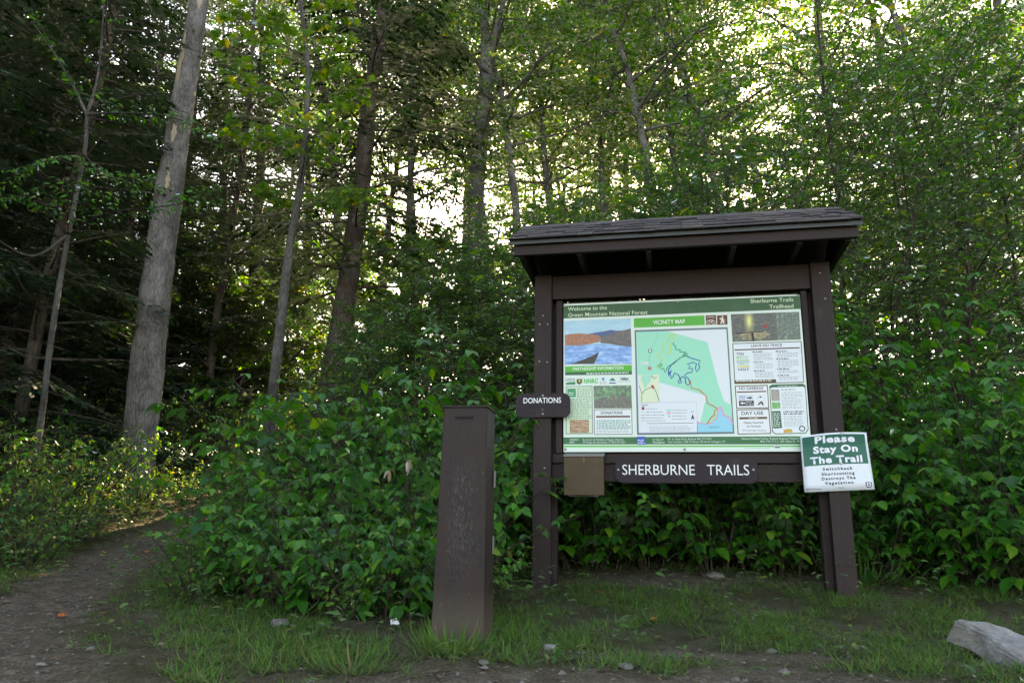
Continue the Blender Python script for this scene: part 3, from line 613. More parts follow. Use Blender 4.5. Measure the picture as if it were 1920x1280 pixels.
for x0, x1, ys in ((1413.5, 1452, ((660, 675), (679, 691), (695.5, 707.5))), (1457, 1499, ((659, 669), (673, 688), (692, 699), (704, 712)))):
    for a, b in ys:
        pgreek(x0 + (a - 660) * .07, x1 + (a - 660) * .07 - 18, a - 1.4, a + .3, 1, (60, 60, 66), 3, th=.9); pgreek(x0 + 2.5 + (a - 660) * .07, x1 + (a - 660) * .07, a + 1.6, b, max(2, int((b - a) / 2.6)), (150, 154, 162), 3)
ppoly([(1380, 713), (1457, 710.5), (1457.5, 717), (1381, 719)], (95, 65, 35), 3, name='printed_rule'); pgreek(1382.5, 1454, 712, 715.5, 1, (225, 220, 205), 4)
ppoly([(1380, 723), (1441.5, 721.3), (1444, 765), (1382.5, 766)], (105, 68, 60), 1, name='printed_card_border'); ppoly([(1381.8, 724.6), (1440, 723), (1442.3, 763.3), (1384, 764.4)], (235, 235, 238), 2, name='printed_card')
ptext('NO GARBAGE', 1388.5, 1433.5, 730.4, 5, (55, 40, 40), 3, .01); ppoly([(1384, 733.6), (1438.5, 732.3), (1438.5, 734.6), (1384, 736)], (110, 62, 48), 3, name='printed_rule')
ppoly([(1386, 740.5), (1414.5, 740), (1415, 750.3), (1386.5, 750.7)], (215, 222, 235), 3, name='printed_arrow_card'); ptext('PACK', 1388.5, 1400, 745, 3, (50, 60, 90), 4, .006); ptext('IT IN', 1389, 1398, 749, 2.8, (50, 60, 90), 4, .004)
ppoly([(1402.5, 744.5), (1408, 744.4), (1408, 742.8), (1413, 745.5), (1408, 748), (1408, 746.7), (1402.5, 746.8)], (40, 38, 42), 4, name='printed_arrow')
ppoly([(1387.5, 751.2), (1415.3, 750.6), (1415.8, 760.5), (1387.8, 761)], (48, 52, 56), 3, name='printed_arrow_card'); ptext('PACK', 1401.5, 1412, 755, 3, (230, 232, 235), 4, .01); ptext('IT OUT', 1401, 1415, 759.4, 3, (230, 232, 235), 4, .01)
ppoly([(1389.5, 755.5), (1394.5, 752.8), (1394.5, 754.5), (1400, 754.4), (1400, 756.7), (1394.5, 756.8), (1394.6, 758.7)], (235, 235, 238), 4, name='printed_arrow')
pline([(1429 + 7 * math.cos(t * .45), 746 + 6 * math.sin(t * .45)) for t in range(15)], .6, (190, 195, 205), 3); ppoly([(1424, 745.5), (1428.5, 742), (1431, 745)], (50, 48, 50), 4, name='printed_mark'); ppoly([(1422, 758), (1427, 753), (1431, 752), (1434, 759), (1431, 759.5), (1429, 755.5), (1424, 759.5)], (70, 50, 48), 4, name='printed_mark')
ppoly([(1382.5, 767.5), (1444, 765.8), (1447, 813), (1384.5, 814.3)], (105, 58, 55), 1, name='printed_card_border'); ppoly([(1384.3, 769), (1442.3, 767.5), (1445.2, 811.5), (1386.2, 812.7)], (236, 236, 240), 2, name='printed_card')
ptext('DAY USE', 1392, 1433, 777.6, 6.4, (62, 38, 38), 3, .012); ppoly([(1388, 782), (1440, 781), (1440, 784.8), (1388, 786)], (105, 68, 38), 3, name='printed_rule'); ptext('WELCOME', 1405, 1422.5, 785, 2.4, (235, 225, 210), 4, .01)
ptext('Open Sunrise', 1396, 1432.5, 794, 3.9, (70, 62, 66), 3, .012); ptext('to Sunset', 1402, 1428, 800.6, 3.9, (70, 62, 66), 3, .012); ptext('NO Overnight Camping', 1393.5, 1437, 808.2, 3.3, (110, 100, 104), 3, 0)
gc = plate('printed_card_border', [pp(*q) for q in ((1444.5, 723.5), (1450, 720.5), (1507, 719), (1512, 722.5), (1517, 805), (1512, 812), (1455, 813.8), (1449, 809))], LY(1), LY(1), ink(40, 98, 66), panel)
plate('printed_card', [pp(*q) for q in ((1446, 728), (1450, 726), (1508, 724.2), (1511, 727), (1515.4, 804), (1511, 810.5), (1455.5, 812.3), (1450.5, 808))], LY(2), LY(2), ink(232, 235, 240), panel)
pgreek(1461, 1499, 721.8, 724, 1, (190, 215, 195), 2)
prect(1447.5, 730, 1464, 751, 0, 3, name='printed_picture', mat=picture_mat('print_tree_bark', [(0.3, (0.1, 0.08, 0.06)), (0.7, (0.4, 0.36, 0.3))], 50, (2, 1, 1)))
prect(1449, 753.5, 1465, 765.5, 0, 3, name='printed_picture', mat=picture_mat('print_green_path', [(0.35, (0.04, 0.2, 0.04)), (0.6, (0.1, 0.4, 0.1)), (0.8, (0.5, 0.55, 0.5))], 40))
ppoly([(1449, 770.5), (1465, 770), (1467.5, 802), (1451.5, 802.8)], (45, 98, 62), 3, name='printed_block'); pgreek(1451.5, 1465.5, 773, 800, 8, (215, 228, 218), 4, th=.5)
ptext('What is Trail Assets?', 1466, 1494, 730.8, 2.4, (90, 92, 98), 3, .004) if False else pgreek(1466, 1494, 728.6, 731.4, 1, (90, 92, 98), 3)
pgreek(1466.5, 1508, 734, 766, 12, (165, 168, 176), 3); pgreek(1470, 1509, 769.5, 777, 2, (80, 82, 88), 3, th=.6); pgreek(1471, 1509, 779, 799, 8, (165, 168, 176), 3)
ppoly([(1470, 806), (1478, 804), (1486, 804.5), (1487, 810), (1471, 811)], (215, 165, 60), 3, name='printed_logo'); pline([(1505 + 5 * math.cos(t * .45), 803 + 4.5 * math.sin(t * .45)) for t in range(15)], 1.8, (70, 72, 76), 3)
# contact band
ppoly([(1056.3, 820.8), (1520.8, 817.2), (1521.8, 832.5), (1056.2, 834)], (42, 112, 68), 1, name='footer_band'); ppoly([(1056.2, 836.4), (1522.2, 834.8), (1522.3, 837.2), (1056.2, 839.4)], (66, 190, 62), 1, name='footer_rule')
cw = (222, 236, 224)
ptext('CONTACT', 1068, 1085.5, 827, 3.5, cw, 2, .01); ptext('INFO', 1068, 1077, 831.8, 3.5, cw, 2, .01)
ptext('Rochester & Middlebury Ranger Districts', 1093, 1169.5, 826.8, 3.5, cw, 2); ptext('99 Ranger Rd, Rochester, VT 802-767-4261', 1093, 1173, 831.6, 3.5, cw, 2)
ppoly([(1195.3, 819), (1211.3, 818.7), (1211.6, 834), (1195.4, 834.1)], (55, 90, 185), 2, name='printed_block'); pgreek(1196.5, 1210, 824, 833, 3, (225, 230, 240), 3)
ptext('In Case of', 1225.5, 1245, 826, 3.5, cw, 2, .01); ptext('Emergency', 1225.5, 1247.5, 831, 3.5, cw, 2, .01)
ptext('911 or State Police Rutland: 802-773-9101', 1253, 1335, 825.2, 3.5, cw, 2); ptext('Your Location: 1338 VT Route 100 North, Killington, VT', 1253, 1361, 830.4, 3.5, cw, 2)
ptext('Nearest Medical Facility: Rutland Regional Medical Center', 1392, 1514, 824, 3.5, cw, 2); ptext('802-775-7111; 160 Allen St., Rutland', 1427, 1514, 829, 3.5, cw, 2)
prect(1452.5, 833, 1463.5, 839.5, (225, 228, 232), 3, name='printed_logo'); ptext('USDA', 1453.5, 1463, 836.4, 2.6, (90, 92, 100), 4); prect(1453.5, 837.5, 1463.3, 839.4, (20, 60, 50), 4, name='printed_logo'); pgreek(1397, 1451, 839.5, 841.2, 1, (150, 158, 158), 2)
for px, py in ((1063.5, 574.5), (1275, 566), (1499.5, 554.8), (1059.8, 843.2), (1285, 842.8)):
    x, z = pp(px, py); mb = MB(); mb.tube([(x, PY, z), (x, PY - .006, z)], [.011, .009], 12); link('bolt', mb.mesh('bolt', Steel, True), panel)

# ---------------------------------------------------------------- routed wooden signs
def local_sign(name, label, cat, c, yp, tilt=0):
    x, z = kp(*c, yp); return kthing(name, label, cat, x, yp, z, tilt), x, z
yp = -.09
sg, sx, sz = local_sign('donations_sign', 'small dark brown rounded sign reading DONATIONS on the shelter post', 'sign', (1017.5, 760), yp, .0)
x0, _ = kp(966.5, 760, yp); x1, _ = kp(1068.5, 760, yp); _, z0 = kp(1017, 782, yp); _, z1 = kp(1017, 737, yp)
plate('sign_board', round_rect(x0 - sx, x1 - sx, z0 - sz, z1 - sz, .055), 0, .028, W_sign, sg, .004)
x0, zb = kp(981.5, 755.8, yp); x1, _ = kp(1052, 755.8, yp)
text('DONATIONS', sg, x0 - sx, x1 - sx, zb - sz, .043, -.0012, WhiteP, .012)
for py in (741.5, 776):
    _, z = kp(1017, py, yp); mb = MB(); mb.tube([(0, .001, z - sz), (0, -.005, z - sz)], [.010, .008], 10); link('bolt', mb.mesh('bolt', Steel, True), sg)
_, z = kp(1017, 767, yp); mb = MB(); mb.add([(-.013, -.001, z - sz - .012), (.013, -.001, z - sz - .012), (0, -.001, z - sz + .017)], [(0, 1, 2)]); link('carved_mark', mb.mesh('carved_mark', flat('dark_carving', (0.02, 0.015, 0.015))), sg)
yp = -.002
sg, sx, sz = local_sign('trail_name_sign', 'long dark brown rounded sign reading SHERBURNE TRAILS on the lower rail', 'sign', (1287, 881), yp)
x0, _ = kp(1153, 881, yp); x1, _ = kp(1421, 881, yp); _, z0 = kp(1287, 905.5, yp); _, z1 = kp(1287, 857, yp)
plate('sign_board', round_rect(x0 - sx, x1 - sx, z0 - sz, z1 - sz, .06), 0, .012, W_sign, sg, .004)
x0, zb = kp(1167, 889.5, yp); x1, _ = kp(1303, 889, yp); text('SHERBURNE', sg, x0 - sx, x1 - sx, zb - sz, .078, -.0012, WhiteP, -.003)
x0, _ = kp(1326, 889, yp); x1, _ = kp(1405, 888, yp); text('TRAILS', sg, x0 - sx, x1 - sx, zb - sz, .078, -.0012, WhiteP, -.003)
for px in (1159, 1412.5):
    x, z = kp(px, 880.5, yp); mb = MB(); mb.tube([(x - sx, .001, z - sz), (x - sx, -.006, z - sz)], [.011, .009], 10); link('bolt', mb.mesh('bolt', Steel, True), sg)
# leaflet box
yp = -.075
sg, sx, sz = local_sign('leaflet_box', 'tan metal leaflet box with a grey lid under the printed panel', 'box', (1095, 928), yp)
x0, _ = kp(1057, 890, yp); x1, _ = kp(1132, 890, yp); _, z1 = kp(1095, 855.5, yp)
bbox_obj('body', x0 - sx, x1 - sx, 0, .095, 0, z1 - sz, Tan, sg, .004)
lw = (x0 - sx - .004, x1 - sx + .006); zz = z1 - sz
V = [(lw[0], -.012, zz + .002), (lw[1], -.012, zz + .002), (lw[1], .07, zz + .032), (lw[0], .07, zz + .032)]; V += [(a, b, c + .004) for a, b, c in V]
mb = MB(); mb.add(V, [(0, 3, 2, 1), (4, 5, 6, 7), (0, 1, 5, 4), (1, 2, 6, 5), (2, 3, 7, 6), (3, 0, 4, 7)]); link('lid', mb.mesh('lid', LidG), sg)
xm = (lw[0] + lw[1]) / 2; bbox_obj('latch', xm - .006, xm + .006, -.006, .0, zz - .045, zz - .004, flat('latch_metal', (0.12, 0.08, 0.05), 0.5, .3), sg, .001)
mb = MB(); mb.tube([(x0 - sx + .04, .0, .001), (x0 - sx + .04, -.003, -.006), (x1 - sx - .04, -.003, -.006), (x1 - sx - .04, .0, .001)], .0025, 6); link('wire_catch', mb.mesh('wire_catch', LidG), sg)
# white and green warning sign, screwed over the right post, tilted and slightly bowed
yp = -.085
sg, sx, sz = local_sign('stay_on_trail_sign', 'white and green sign reading Please Stay On The Trail on the shelter post', 'sign', (1569, 867), yp)
SC = [kp(1500.5, 818, yp), kp(1624.5, 810.5, yp), kp(1641, 917, yp), kp(1509, 922.5, yp)]
SH = homog([(0, 0), (1, 0), (1, 1), (0, 1)], SC)
def spt(a, b):
    v = SH @ np.array([a, b, 1.0]); x, z = v[0] / v[2], v[1] / v[2]
    y = .012 * math.cos((a - .5) * math.pi) * 1.0 - .012 + (.0 if b > .2 else (.2 - b) * .06)
    return (x - sx, -y - .012 * 0, z - sz + .012 * math.sin(a * math.pi) * (1 - b))
def sgrid(fn, a0, a1, b0, b1, off, mat, name, n=12, m=8, parent=None):
    V = []; 
    for j in range(m + 1):
        for i in range(n + 1):
            p = spt(a0 + (a1 - a0) * i / n, b0 + (b1 - b0) * j / m); V.append((p[0], p[1] - off, p[2]))
    mb = MB(); mb.add(V, [(j * (n + 1) + i, (j + 1) * (n + 1) + i, (j + 1) * (n + 1) + i + 1, j * (n + 1) + i + 1) for j in range(m) for i in range(n)])
    return link(name, mb.mesh(name, mat, True), parent)
so = sgrid(None, 0, 1, 0, 1, 0, ink(232, 234, 242), 'sign_plate', parent=sg); md = so.modifiers.new('thick', 'SOLIDIFY'); md.thickness = .003; md.offset = -1
sgrid(None, .025, .968, .03, .555, .0012, ink(6, 100, 84), 'green_field', parent=sg)
def stext(s, a0, a1, b, h, mat, bold):
    """text laid on the bowed plate"""
    cu = bpy.data.curves.new('lettering', 'FONT'); cu.body = s; cu.resolution_u = 3; cu.offset = bold; cu.space_character = 1.12 if mat == WI else 1.4
    o = bpy.data.objects.new('lettering', cu); COL.objects.link(o); ST.append((o, a0, a1, b, h, mat))
ST = []
WI, BI = ink(240, 240, 248), ink(28, 28, 44)
# a, b in the unit square of the plate
def ab(px, py):
    iv = np.linalg.inv(SH) @ np.array([*kp(px, py, yp), 1.0]); return iv[0] / iv[2], iv[1] / iv[2]
for s, x0, x1, y, h, mt, bo in (('Please', 1528, 1603.5, 833, 12, WI, .04), ('Stay On', 1525.5, 1609.5, 851, 12, WI, .04), ('The Trail', 1520, 1618.5, 870.3, 12, WI, .04),
                               ('Switchback', 1543, 1599, 882.8, 5, BI, .03), ('Shortcutting', 1541, 1602.5, 891.8, 5, BI, .03), ('Destroys The', 1541, 1604.5, 900.3, 5, BI, .03), ('Vegetation', 1547, 1600.5, 908.4, 5, BI, .03)):
    a0, b0 = ab(x0, y); a1, b1 = ab(x1, y - 2); _, b2 = ab(x0, y - h); stext(s, a0, a1, b0, b0 - b2, mt, bo)
dg = bpy.context.evaluated_depsgraph_get(); dg.update()
for o, a0, a1, b, h, mt in ST:
    me = bpy.data.meshes.new_from_object(o.evaluated_get(dg)); V = np.zeros(len(me.vertices) * 3); me.vertices.foreach_get('co', V); V = V.reshape(-1, 3); W = V.copy()
    k = (a1 - a0) / (V[:, 0].max() - V[:, 0].min())
    for i, v in enumerate(V):
        p = spt(a0 + (v[0] - V[:, 0].min()) * k, b - v[1] / .70 * h); W[i] = (p[0], p[1] - .0024, p[2])
    me.vertices.foreach_set('co', W.ravel()); me.materials.clear(); me.materials.append(mt); me.update(); cu = o.data; bpy.data.objects.remove(o); bpy.data.curves.remove(cu); link('lettering', me, sg)
def smark(px, py, pts, mat, name, off=.0024):
    a, b = ab(px, py); p = spt(a, b); mb = MB(); V = [(p[0] + u, p[1] - off, p[2] + v) for u, v in pts] + [(p[0], p[1] - off, p[2])]; n = len(pts)
    mb.add(V, [(i, (i + 1) % n, n) for i in range(n)]); return link(name, mb.mesh(name, mat), sg)
smark(1629.5, 908, [(-.02, .02), (-.008, .016), (0, .02), (.008, .016), (.02, .02), (.02, -.008), (.012, -.02), (-.012, -.02), (-.02, -.008)], BI, 'shield_mark')
smark(1629.5, 908, [(-.014, .013), (.014, .013), (.014, -.006), (.008, -.014), (-.008, -.014), (-.014, -.006)], ink(225, 226, 232), 'shield_mark', .0032)
smark(1629.5, 908, [(-.003, -.01), (.003, -.01), (.003, -.004), (.008, -.004), (0, .01), (-.008, -.004), (-.003, -.004)], BI, 'tree_mark', .004)
smark(1575, 914, [(-.008, -.006), (.008, -.006), (0, .008)], ink(150, 160, 150), 'recycling_mark'); smark(1580, 913.5, [(.006 * math.cos(t), .006 * math.sin(t)) for t in np.arange(0, 6.2, .8)], ink(170, 165, 130), 'round_mark')
smark(1530, 916.3, [(-.07, -.003), (.06, -.003), (.06, .003), (-.07, .003)], ink(120, 122, 132), 'fine_print')
for px, py in ((1578.5, 815.5), (1577, 869.5), (1566, 832.5)):
    a, b = ab(px, py); p = spt(a, b); mb = MB(); mb.tube([(p[0], p[1] + .001, p[2]), (p[0], p[1] - .007, p[2])], [.012, .009] if px != 1566 else [.007, .005], 12); link('screw_head', mb.mesh('screw_head', flat('pale_screw', (0.5, 0.46, 0.42), .5, .3), True), sg)
flush_texts()

# ---------------------------------------------------------------- steel donation pillar
bp = at(865, 1190, 3.9); DR = math.radians(-9)
box = thing('donation_box', 'tall scuffed brown steel donation pillar with a coin slot', 'donation box', (bp[0], bp[1] + .13, bp[2]), DR)
BH, wb, wt = 1.125, .131, .117
V = []
for z, w in ((-.25, wb + .003), (0, wb), (BH, wt)): V += [(-w, -w, z), (w, -w, z), (w, w, z), (-w, w, z)]
bm = bmesh.new(); vs = [bm.verts.new(v) for v in V]
for k in range(2):
    for i in range(4): bm.faces.new((vs[k * 4 + i], vs[k * 4 + (i + 1) % 4], vs[k * 4 + 4 + (i + 1) % 4], vs[k * 4 + 4 + i]))
bm.faces.new(vs[8:]); bm.faces.new(vs[:4][::-1])
bmesh.ops.bevel(bm, geom=[e for e in bm.edges if abs(e.verts[0].co.z - e.verts[1].co.z) > .1], offset=.006, segments=3, affect='EDGES')
me = bpy.data.meshes.new('body'); bm.to_mesh(me); bm.free(); me.materials.append(Rust); link('body', me, box)
bbox_obj('lid', -wt - .008, wt + .008, -wt - .010, wt + .008, BH + .001, BH + .011, Rust, box, .002)
x = -.004
bbox_obj('coin_slot', x - .047, x + .047, -wt - .0045, -wt + .004, BH - .058, BH - .048, flat('slot_black', (0.006, 0.005, 0.005), .9), box, .001)
bbox_obj('slot_rim', x - .052, x + .052, -wt - .0035, -wt + .004, BH - .0475, BH - .0435, Rust, box, .001); bbox_obj('slot_rim', x - .052, x + .052, -wt - .0035, -wt + .004, BH - .0625, BH - .0585, Rust, box, .001)
for z in (.38, .72): bbox_obj('hinge', wb - .002, wb + .006, .06, .085, z, z + .09, flat('hinge_metal', (0.2, 0.18, 0.16), .5, .6), box, .002)

# ---------------------------------------------------------------- leaves
def tmpl(kind):
    if kind == 'big':   # heart-like pointed leaf, folded on the midrib, drooping
        xs = [(0, 0), (.12, .22), (.34, .34), (.62, .27), (.85, .10), (1, 0)]
        mid = [(x, 0, -.16 * x * x) for x, _ in xs]; n = len(xs)
        V = list(mid); ed = {}
        for sgn in (1, -1):
            for i in range(1, n - 1):
                ed[(sgn, i)] = len(V); x, w = xs[i]; V.append((x, sgn * w, -.16 * x * x + .26 * w + .03 * (i % 2)))
        F3, F4 = [], []
        for sgn in (1, -1):
            q = lambda a: a if sgn > 0 else a[::-1]
            F3.append(q([0, 1, ed[(sgn, 1)]])); F3.append(q([n - 2, n - 1, ed[(sgn, n - 2)]]))
            for i in range(1, n - 2): F4.append(q([i, i + 1, ed[(sgn, i + 1)], ed[(sgn, i)]]))
        return np.array(V, float), np.array(F3), np.array(F4)
    if kind == 'mid':
        V = [(0, 0, 0), (.5, 0, -.04), (1, 0, -.16), (.3, .22, .05), (.7, .17, .0), (.3, -.22, .05), (.7, -.17, .0)]
        return np.array(V, float), np.array([[0, 1, 3], [1, 4, 3], [1, 2, 4], [0, 5, 1], [1, 5, 6], [1, 6, 2]]), np.zeros((0, 4), int)
    if kind == 'maple':
        V = [(0, 0, 0), (.1, .42, .06), (.35, .28, .03), (.62, .5, .02), (.62, .2, -.02), (1, 0, -.12), (.62, -.2, -.02), (.62, -.5, .02), (.35, -.28, .03), (.1, -.42, .06)]
        return np.array(V, float), np.array([[0, 2, 1], [0, 4, 2], [2, 4, 3], [0, 5, 4], [0, 6, 5], [0, 8, 6], [8, 7, 6], [0, 9, 8]]), np.zeros((0, 4), int)
    if kind == 'far':
        V = [(0, 0, 0), (.45, .27, .06), (1, 0, -.1), (.45, -.27, .06)]
        return np.array(V, float), np.array([[0, 2, 1], [0, 3, 2]]), np.zeros((0, 4), int)
    if kind == 'needle':   # flat spray of needles with a ragged outline
        V = [(0, 0, 0), (.3, .17, 0), (.38, .07, 0), (.65, .14, -.02), (.7, .05, -.03), (1, 0, -.06), (.68, -.05, -.03), (.6, -.15, -.02), (.36, -.07, 0), (.27, -.18, 0)]
        return np.array(V, float), np.array([[0, 2, 1], [0, 8, 2], [2, 4, 3], [2, 8, 4], [8, 6, 4], [4, 6, 5], [8, 7, 6], [0, 9, 8]]), np.zeros((0, 4), int)
    if kind == 'blade':
        V = [(-.0, -.03, 0), (0, .03, 0), (.45, .024, .28), (.45, -.024, .28), (.85, 0, .30)]
        return np.array(V, float), np.array([[3, 2, 4]]), np.array([[0, 1, 2, 3]])
TM = {k: tmpl(k) for k in ('big', 'mid', 'maple', 'far', 'needle', 'blade')}
class Leaves:
    def __init__(s): s.p = []; s.d = []; s.n = []; s.s = []
    def add(s, p, d, n, sz): s.p.append(p); s.d.append(d); s.n.append(n); s.s.append(sz)
    def arrays(s): return np.concatenate(s.p), np.concatenate(s.d), np.concatenate(s.n), np.concatenate(s.s)
def frames(d, n):
    d = d / (np.linalg.norm(d, axis=1)[:, None] + 1e-9); n = n - d * (n * d).sum(1)[:, None]; n /= np.linalg.norm(n, axis=1)[:, None] + 1e-9
    return d, np.cross(n, d), n
def leaf_mb(p, d, n, sz, kind, mb=None, wid=1.0):
    mb = mb or MB(); T, F3, F4 = TM[kind]; X, Yv, Z = frames(d, n); k = len(T)
    V = p[:, None, :] + sz[:, None, None] * (T[None, :, 0, None] * X[:, None, :] + wid * T[None, :, 1, None] * Yv[:, None, :] + T[None, :, 2, None] * Z[:, None, :])
    o = (np.arange(len(p)) * k)[:, None, None]; base = mb.n
    mb.v.append(V.reshape(-1, 3)); mb.n += len(p) * k
    if len(F3): mb.f[3].append((F3[None] + o).reshape(-1, 3) + base)
    if len(F4): mb.f[4].append((F4[None] + o).reshape(-1, 4) + base)
    return mb
def unit(v): v = np.asarray(v, float); return v / (np.linalg.norm(v, axis=-1, keepdims=True) + 1e-9)
def path(start, d, L, n, grav=0.0, wig=0.1):
    P = [np.array(start, float)]; d = unit(d); st = L / n
    for _ in range(n):
        d = unit(d + np.array([0, 0, -grav * st]) + rng.normal(0, wig, 3) * st); P.append(P[-1] + d * st)
    return np.array(P)
def sample(P, t):
    k = np.clip(np.asarray(t) * (len(P) - 1), 0, len(P) - 1.0001); i = k.astype(int); f = (k - i)[:, None]
    return P[i] * (1 - f) + P[i + 1] * f, unit(P[i + 1] - P[i])
def leaves_along(LV, P, n, size, droop=.35, spread=1.0, t0=.1, vary=.3, up=1.0):
    t = np.linspace(t0, 1, n); p, T = sample(P, t); side = unit(np.cross(T, [0, 0, 1.0]))
    sg_ = np.where(np.arange(n) % 2 == 0, 1, -1)[:, None]; sz = size * rng.uniform(1 - vary, 1 + vary, n) * (1 - .25 * t)
    d = unit(T * rng.uniform(.2, .8, (n, 1)) + side * sg_ * spread + rng.normal(0, .25, (n, 3)) + np.array([0, 0, -droop]) * rng.uniform(.3, 1.6, (n, 1)))
    nn = unit(np.array([0, 0, up]) + rng.normal(0, .45, (n, 3)))
    LV.add(p, d, nn, sz)

# ---- shrubs: arching leafy stems; the leaves nearest the eye stay separate parts
def shrub_proto(seed, h, rad, nst, size, tri=True):
    global rng; rng = np.random.default_rng(seed); W = MB(); LV = Leaves()
    for _ in range(nst):
        a = rng.uniform(0, 2 * math.pi); lean = rng.uniform(.15, .75); L = h * rng.uniform(.6, 1.15)
        st = np.array([math.cos(a), math.sin(a), 0]) * rng.uniform(0, rad * .45)
        P = path(st, (math.cos(a) * lean, math.sin(a) * lean, 1), L, 9, .55 / max(h, .6), .35)
        W.tube(P, np.linspace(.007, .0022, len(P)) * (1 + h * .2), 5)
        nodes = int(L / .085)
        for t in np.linspace(.16, 1, nodes):
            p, T = sample(P, np.array([t])); aa = rng.uniform(0, 2 * math.pi)
            d = unit(T[0] * .35 + np.array([math.cos(aa), math.sin(aa), .15])); ll = rng.uniform(.07, .2) * (1.1 - .35 * t) * (size / .1)
            tw = path(p[0], d, ll, 3, 2.2, .8); W.tube(tw, [.002, .0016, .0013, .001], 4, False)
            if tri:
                e, te = tw[-1], unit(tw[-1] - tw[-2]); s_ = size * rng.choice([.55, .8, 1.0, 1.15, 1.4]) * rng.uniform(.85, 1.15) * (1.05 - .35 * t)
                hor = unit(np.array([te[0], te[1], 0]) + 1e-6); sd_ = np.cross([0, 0, 1.0], hor)
                D = np.array([hor + [0, 0, -.55], sd_ * .9 + hor * .35 + [0, 0, -.45], -sd_ * .9 + hor * .35 + [0, 0, -.45]]) + rng.normal(0, .12, (3, 3))
                Pp = np.array([e, tw[-1] - te * ll * .12, tw[-1] - te * ll * .12])
                LV.add(Pp, unit(D), unit(np.array([[0, 0, 1.0]] * 3) + hor * .35 + rng.normal(0, .28, (3, 3))), np.array([s_, s_ * .8, s_ * .8]))
            else:
                leaves_along(LV, tw, 3, size, .5, .6, .4)
    return W, LV
def rot_tilt(v, rz): c, s = math.cos(rz), math.sin(rz); return np.stack([v[:, 0] * c - v[:, 1] * s, v[:, 0] * s + v[:, 1] * c, v[:, 2]], -1)
LEAFMESH = []
for w in (1.0, .68, 1.15):
    z = np.zeros((1, 3)); mb = leaf_mb(z, np.array([[1., 0, 0]]), np.array([[0, 0, 1.]]), np.array([1.0]), 'big', None, w); LEAFMESH.append(mb.mesh('leaf', L_shrub, True))
def make_shrub(name, seed, h, rad, nst, size, npart, label, cat='shrub', group=None, mat=None, kind='big', tri=True):
    W, LV = shrub_proto(seed, h, rad, nst, size, tri); p, d, n, s = LV.arrays()
    root = thing(name, label, cat, group=group)
    link('stem', W.mesh('stem', B_twig, True), root)
    # which leaves stand outermost: separate parts
    score = np.hypot(p[:, 0], p[:, 1]) / rad + p[:, 2] / h * .8 + s * 3 - p[:, 1] / rad * .5
    idx = np.argsort(-score); own = idx[:npart]; rest = idx[npart:]
    mb = leaf_mb(p[rest], d[rest], n[rest], s[rest], kind, None, rng.uniform(.62, 1.1)); link('foliage', mb.mesh('foliage', mat or L_shrub, True), root, kind='stuff')
    if npart:
        X, Yv, Z = frames(d[own], n[own])
        for i, k in enumerate(own):
            o = bpy.data.objects.new('leaf', LEAFMESH[i % 3]); COL.objects.link(o); o.parent = root
            S = s[k]; o.matrix_local = Matrix(((X[i][0] * S, Yv[i][0] * S, Z[i][0] * S, p[k][0]), (X[i][1] * S, Yv[i][1] * S, Z[i][1] * S, p[k][1]), (X[i][2] * S, Yv[i][2] * S, Z[i][2] * S, p[k][2]), (0, 0, 0, 1)))
    return root
def place(o, x, y, rz=0.0, s=1.0, dz=0.0, tilt=0.0):
    o.location = (x, y, float(zt(x, y)) - .03 + dz); o.rotation_euler = (tilt * math.cos(rz), tilt * math.sin(rz), rz); o.scale = (s, s, s)

random.seed(21)
# foreground thicket left of the shelter
gA = 'leafy shrubs in the thicket beside the donation pillar'
lbA = 'broad-leaved bramble shrub in the thicket between trail and donation pillar'
pA = [make_shrub('bramble_shrub', 101, 1.05, .55, 20, .125, 130, lbA, group=gA), make_shrub('bramble_shrub', 102, 1.35, .6, 24, .13, 130, lbA, group=gA), make_shrub('bramble_shrub', 103, .75, .5, 18, .115, 110, lbA, group=gA)]
posA = [(-1.6, 5.35, 0, .9), (-1.25, 4.95, 2, .9), (-.75, 4.75, 2, .95), (-1.0, 5.5, 0, 1.0), (-.52, 4.95, 2, .8), (-1.9, 6.1, 1, .8), (-1.3, 6.1, 1, .95), (-.6, 5.6, 0, 1.05), (-.78, 5.9, 0, .78),
        (-1.65, 6.9, 1, 1.0), (-.9, 6.7, 1, 1.1), (-.35, 6.6, 1, 1.0), (.25, 7.1, 1, .95), (-.45, 7.4, 1, 1.45), (-1.2, 7.5, 1, 1.4), (-1.75, 7.4, 1, 1.25), (-.8, 7.1, 1, 1.3), (.1, 7.6, 1, 1.5), (-2.2, 7.6, 0, 1.2), (-1.95, 5.6, 2, .8)]
used = set()
def put(protos, lst, dz=0):
    for (x, y, k, s) in lst:
        o = protos[k]
        if id(o) in used: o = copy_tree(o)
        else: used.add(id(o))
        place(o, x, y, random.uniform(0, 6.28) if True else 0, s, dz, random.uniform(-.05, .05)); o.rotation_euler.z = random.uniform(-.6, .6)
pA.append(make_shrub('small_leaved_shrub', 104, .95, .45, 16, .075, 60, 'lighter small-leaved shrub', group=gA, mat=L_under, tri=False))
posA += [(-1.45, 4.95, 3, .8), (-.95, 4.55, 3, .62), (-.5, 5.2, 3, 1.05), (-1.5, 5.8, 3, 1.15), (-.8, 6.1, 3, 1.3), (-.3, 4.62, 3, .55), (-1.9, 6.5, 3, 1.0), (-.1, 7.0, 3, 1.5), (-2.05, 5.15, 3, .6), (-2.25, 6.4, 3, .8)]
put(pA, posA)
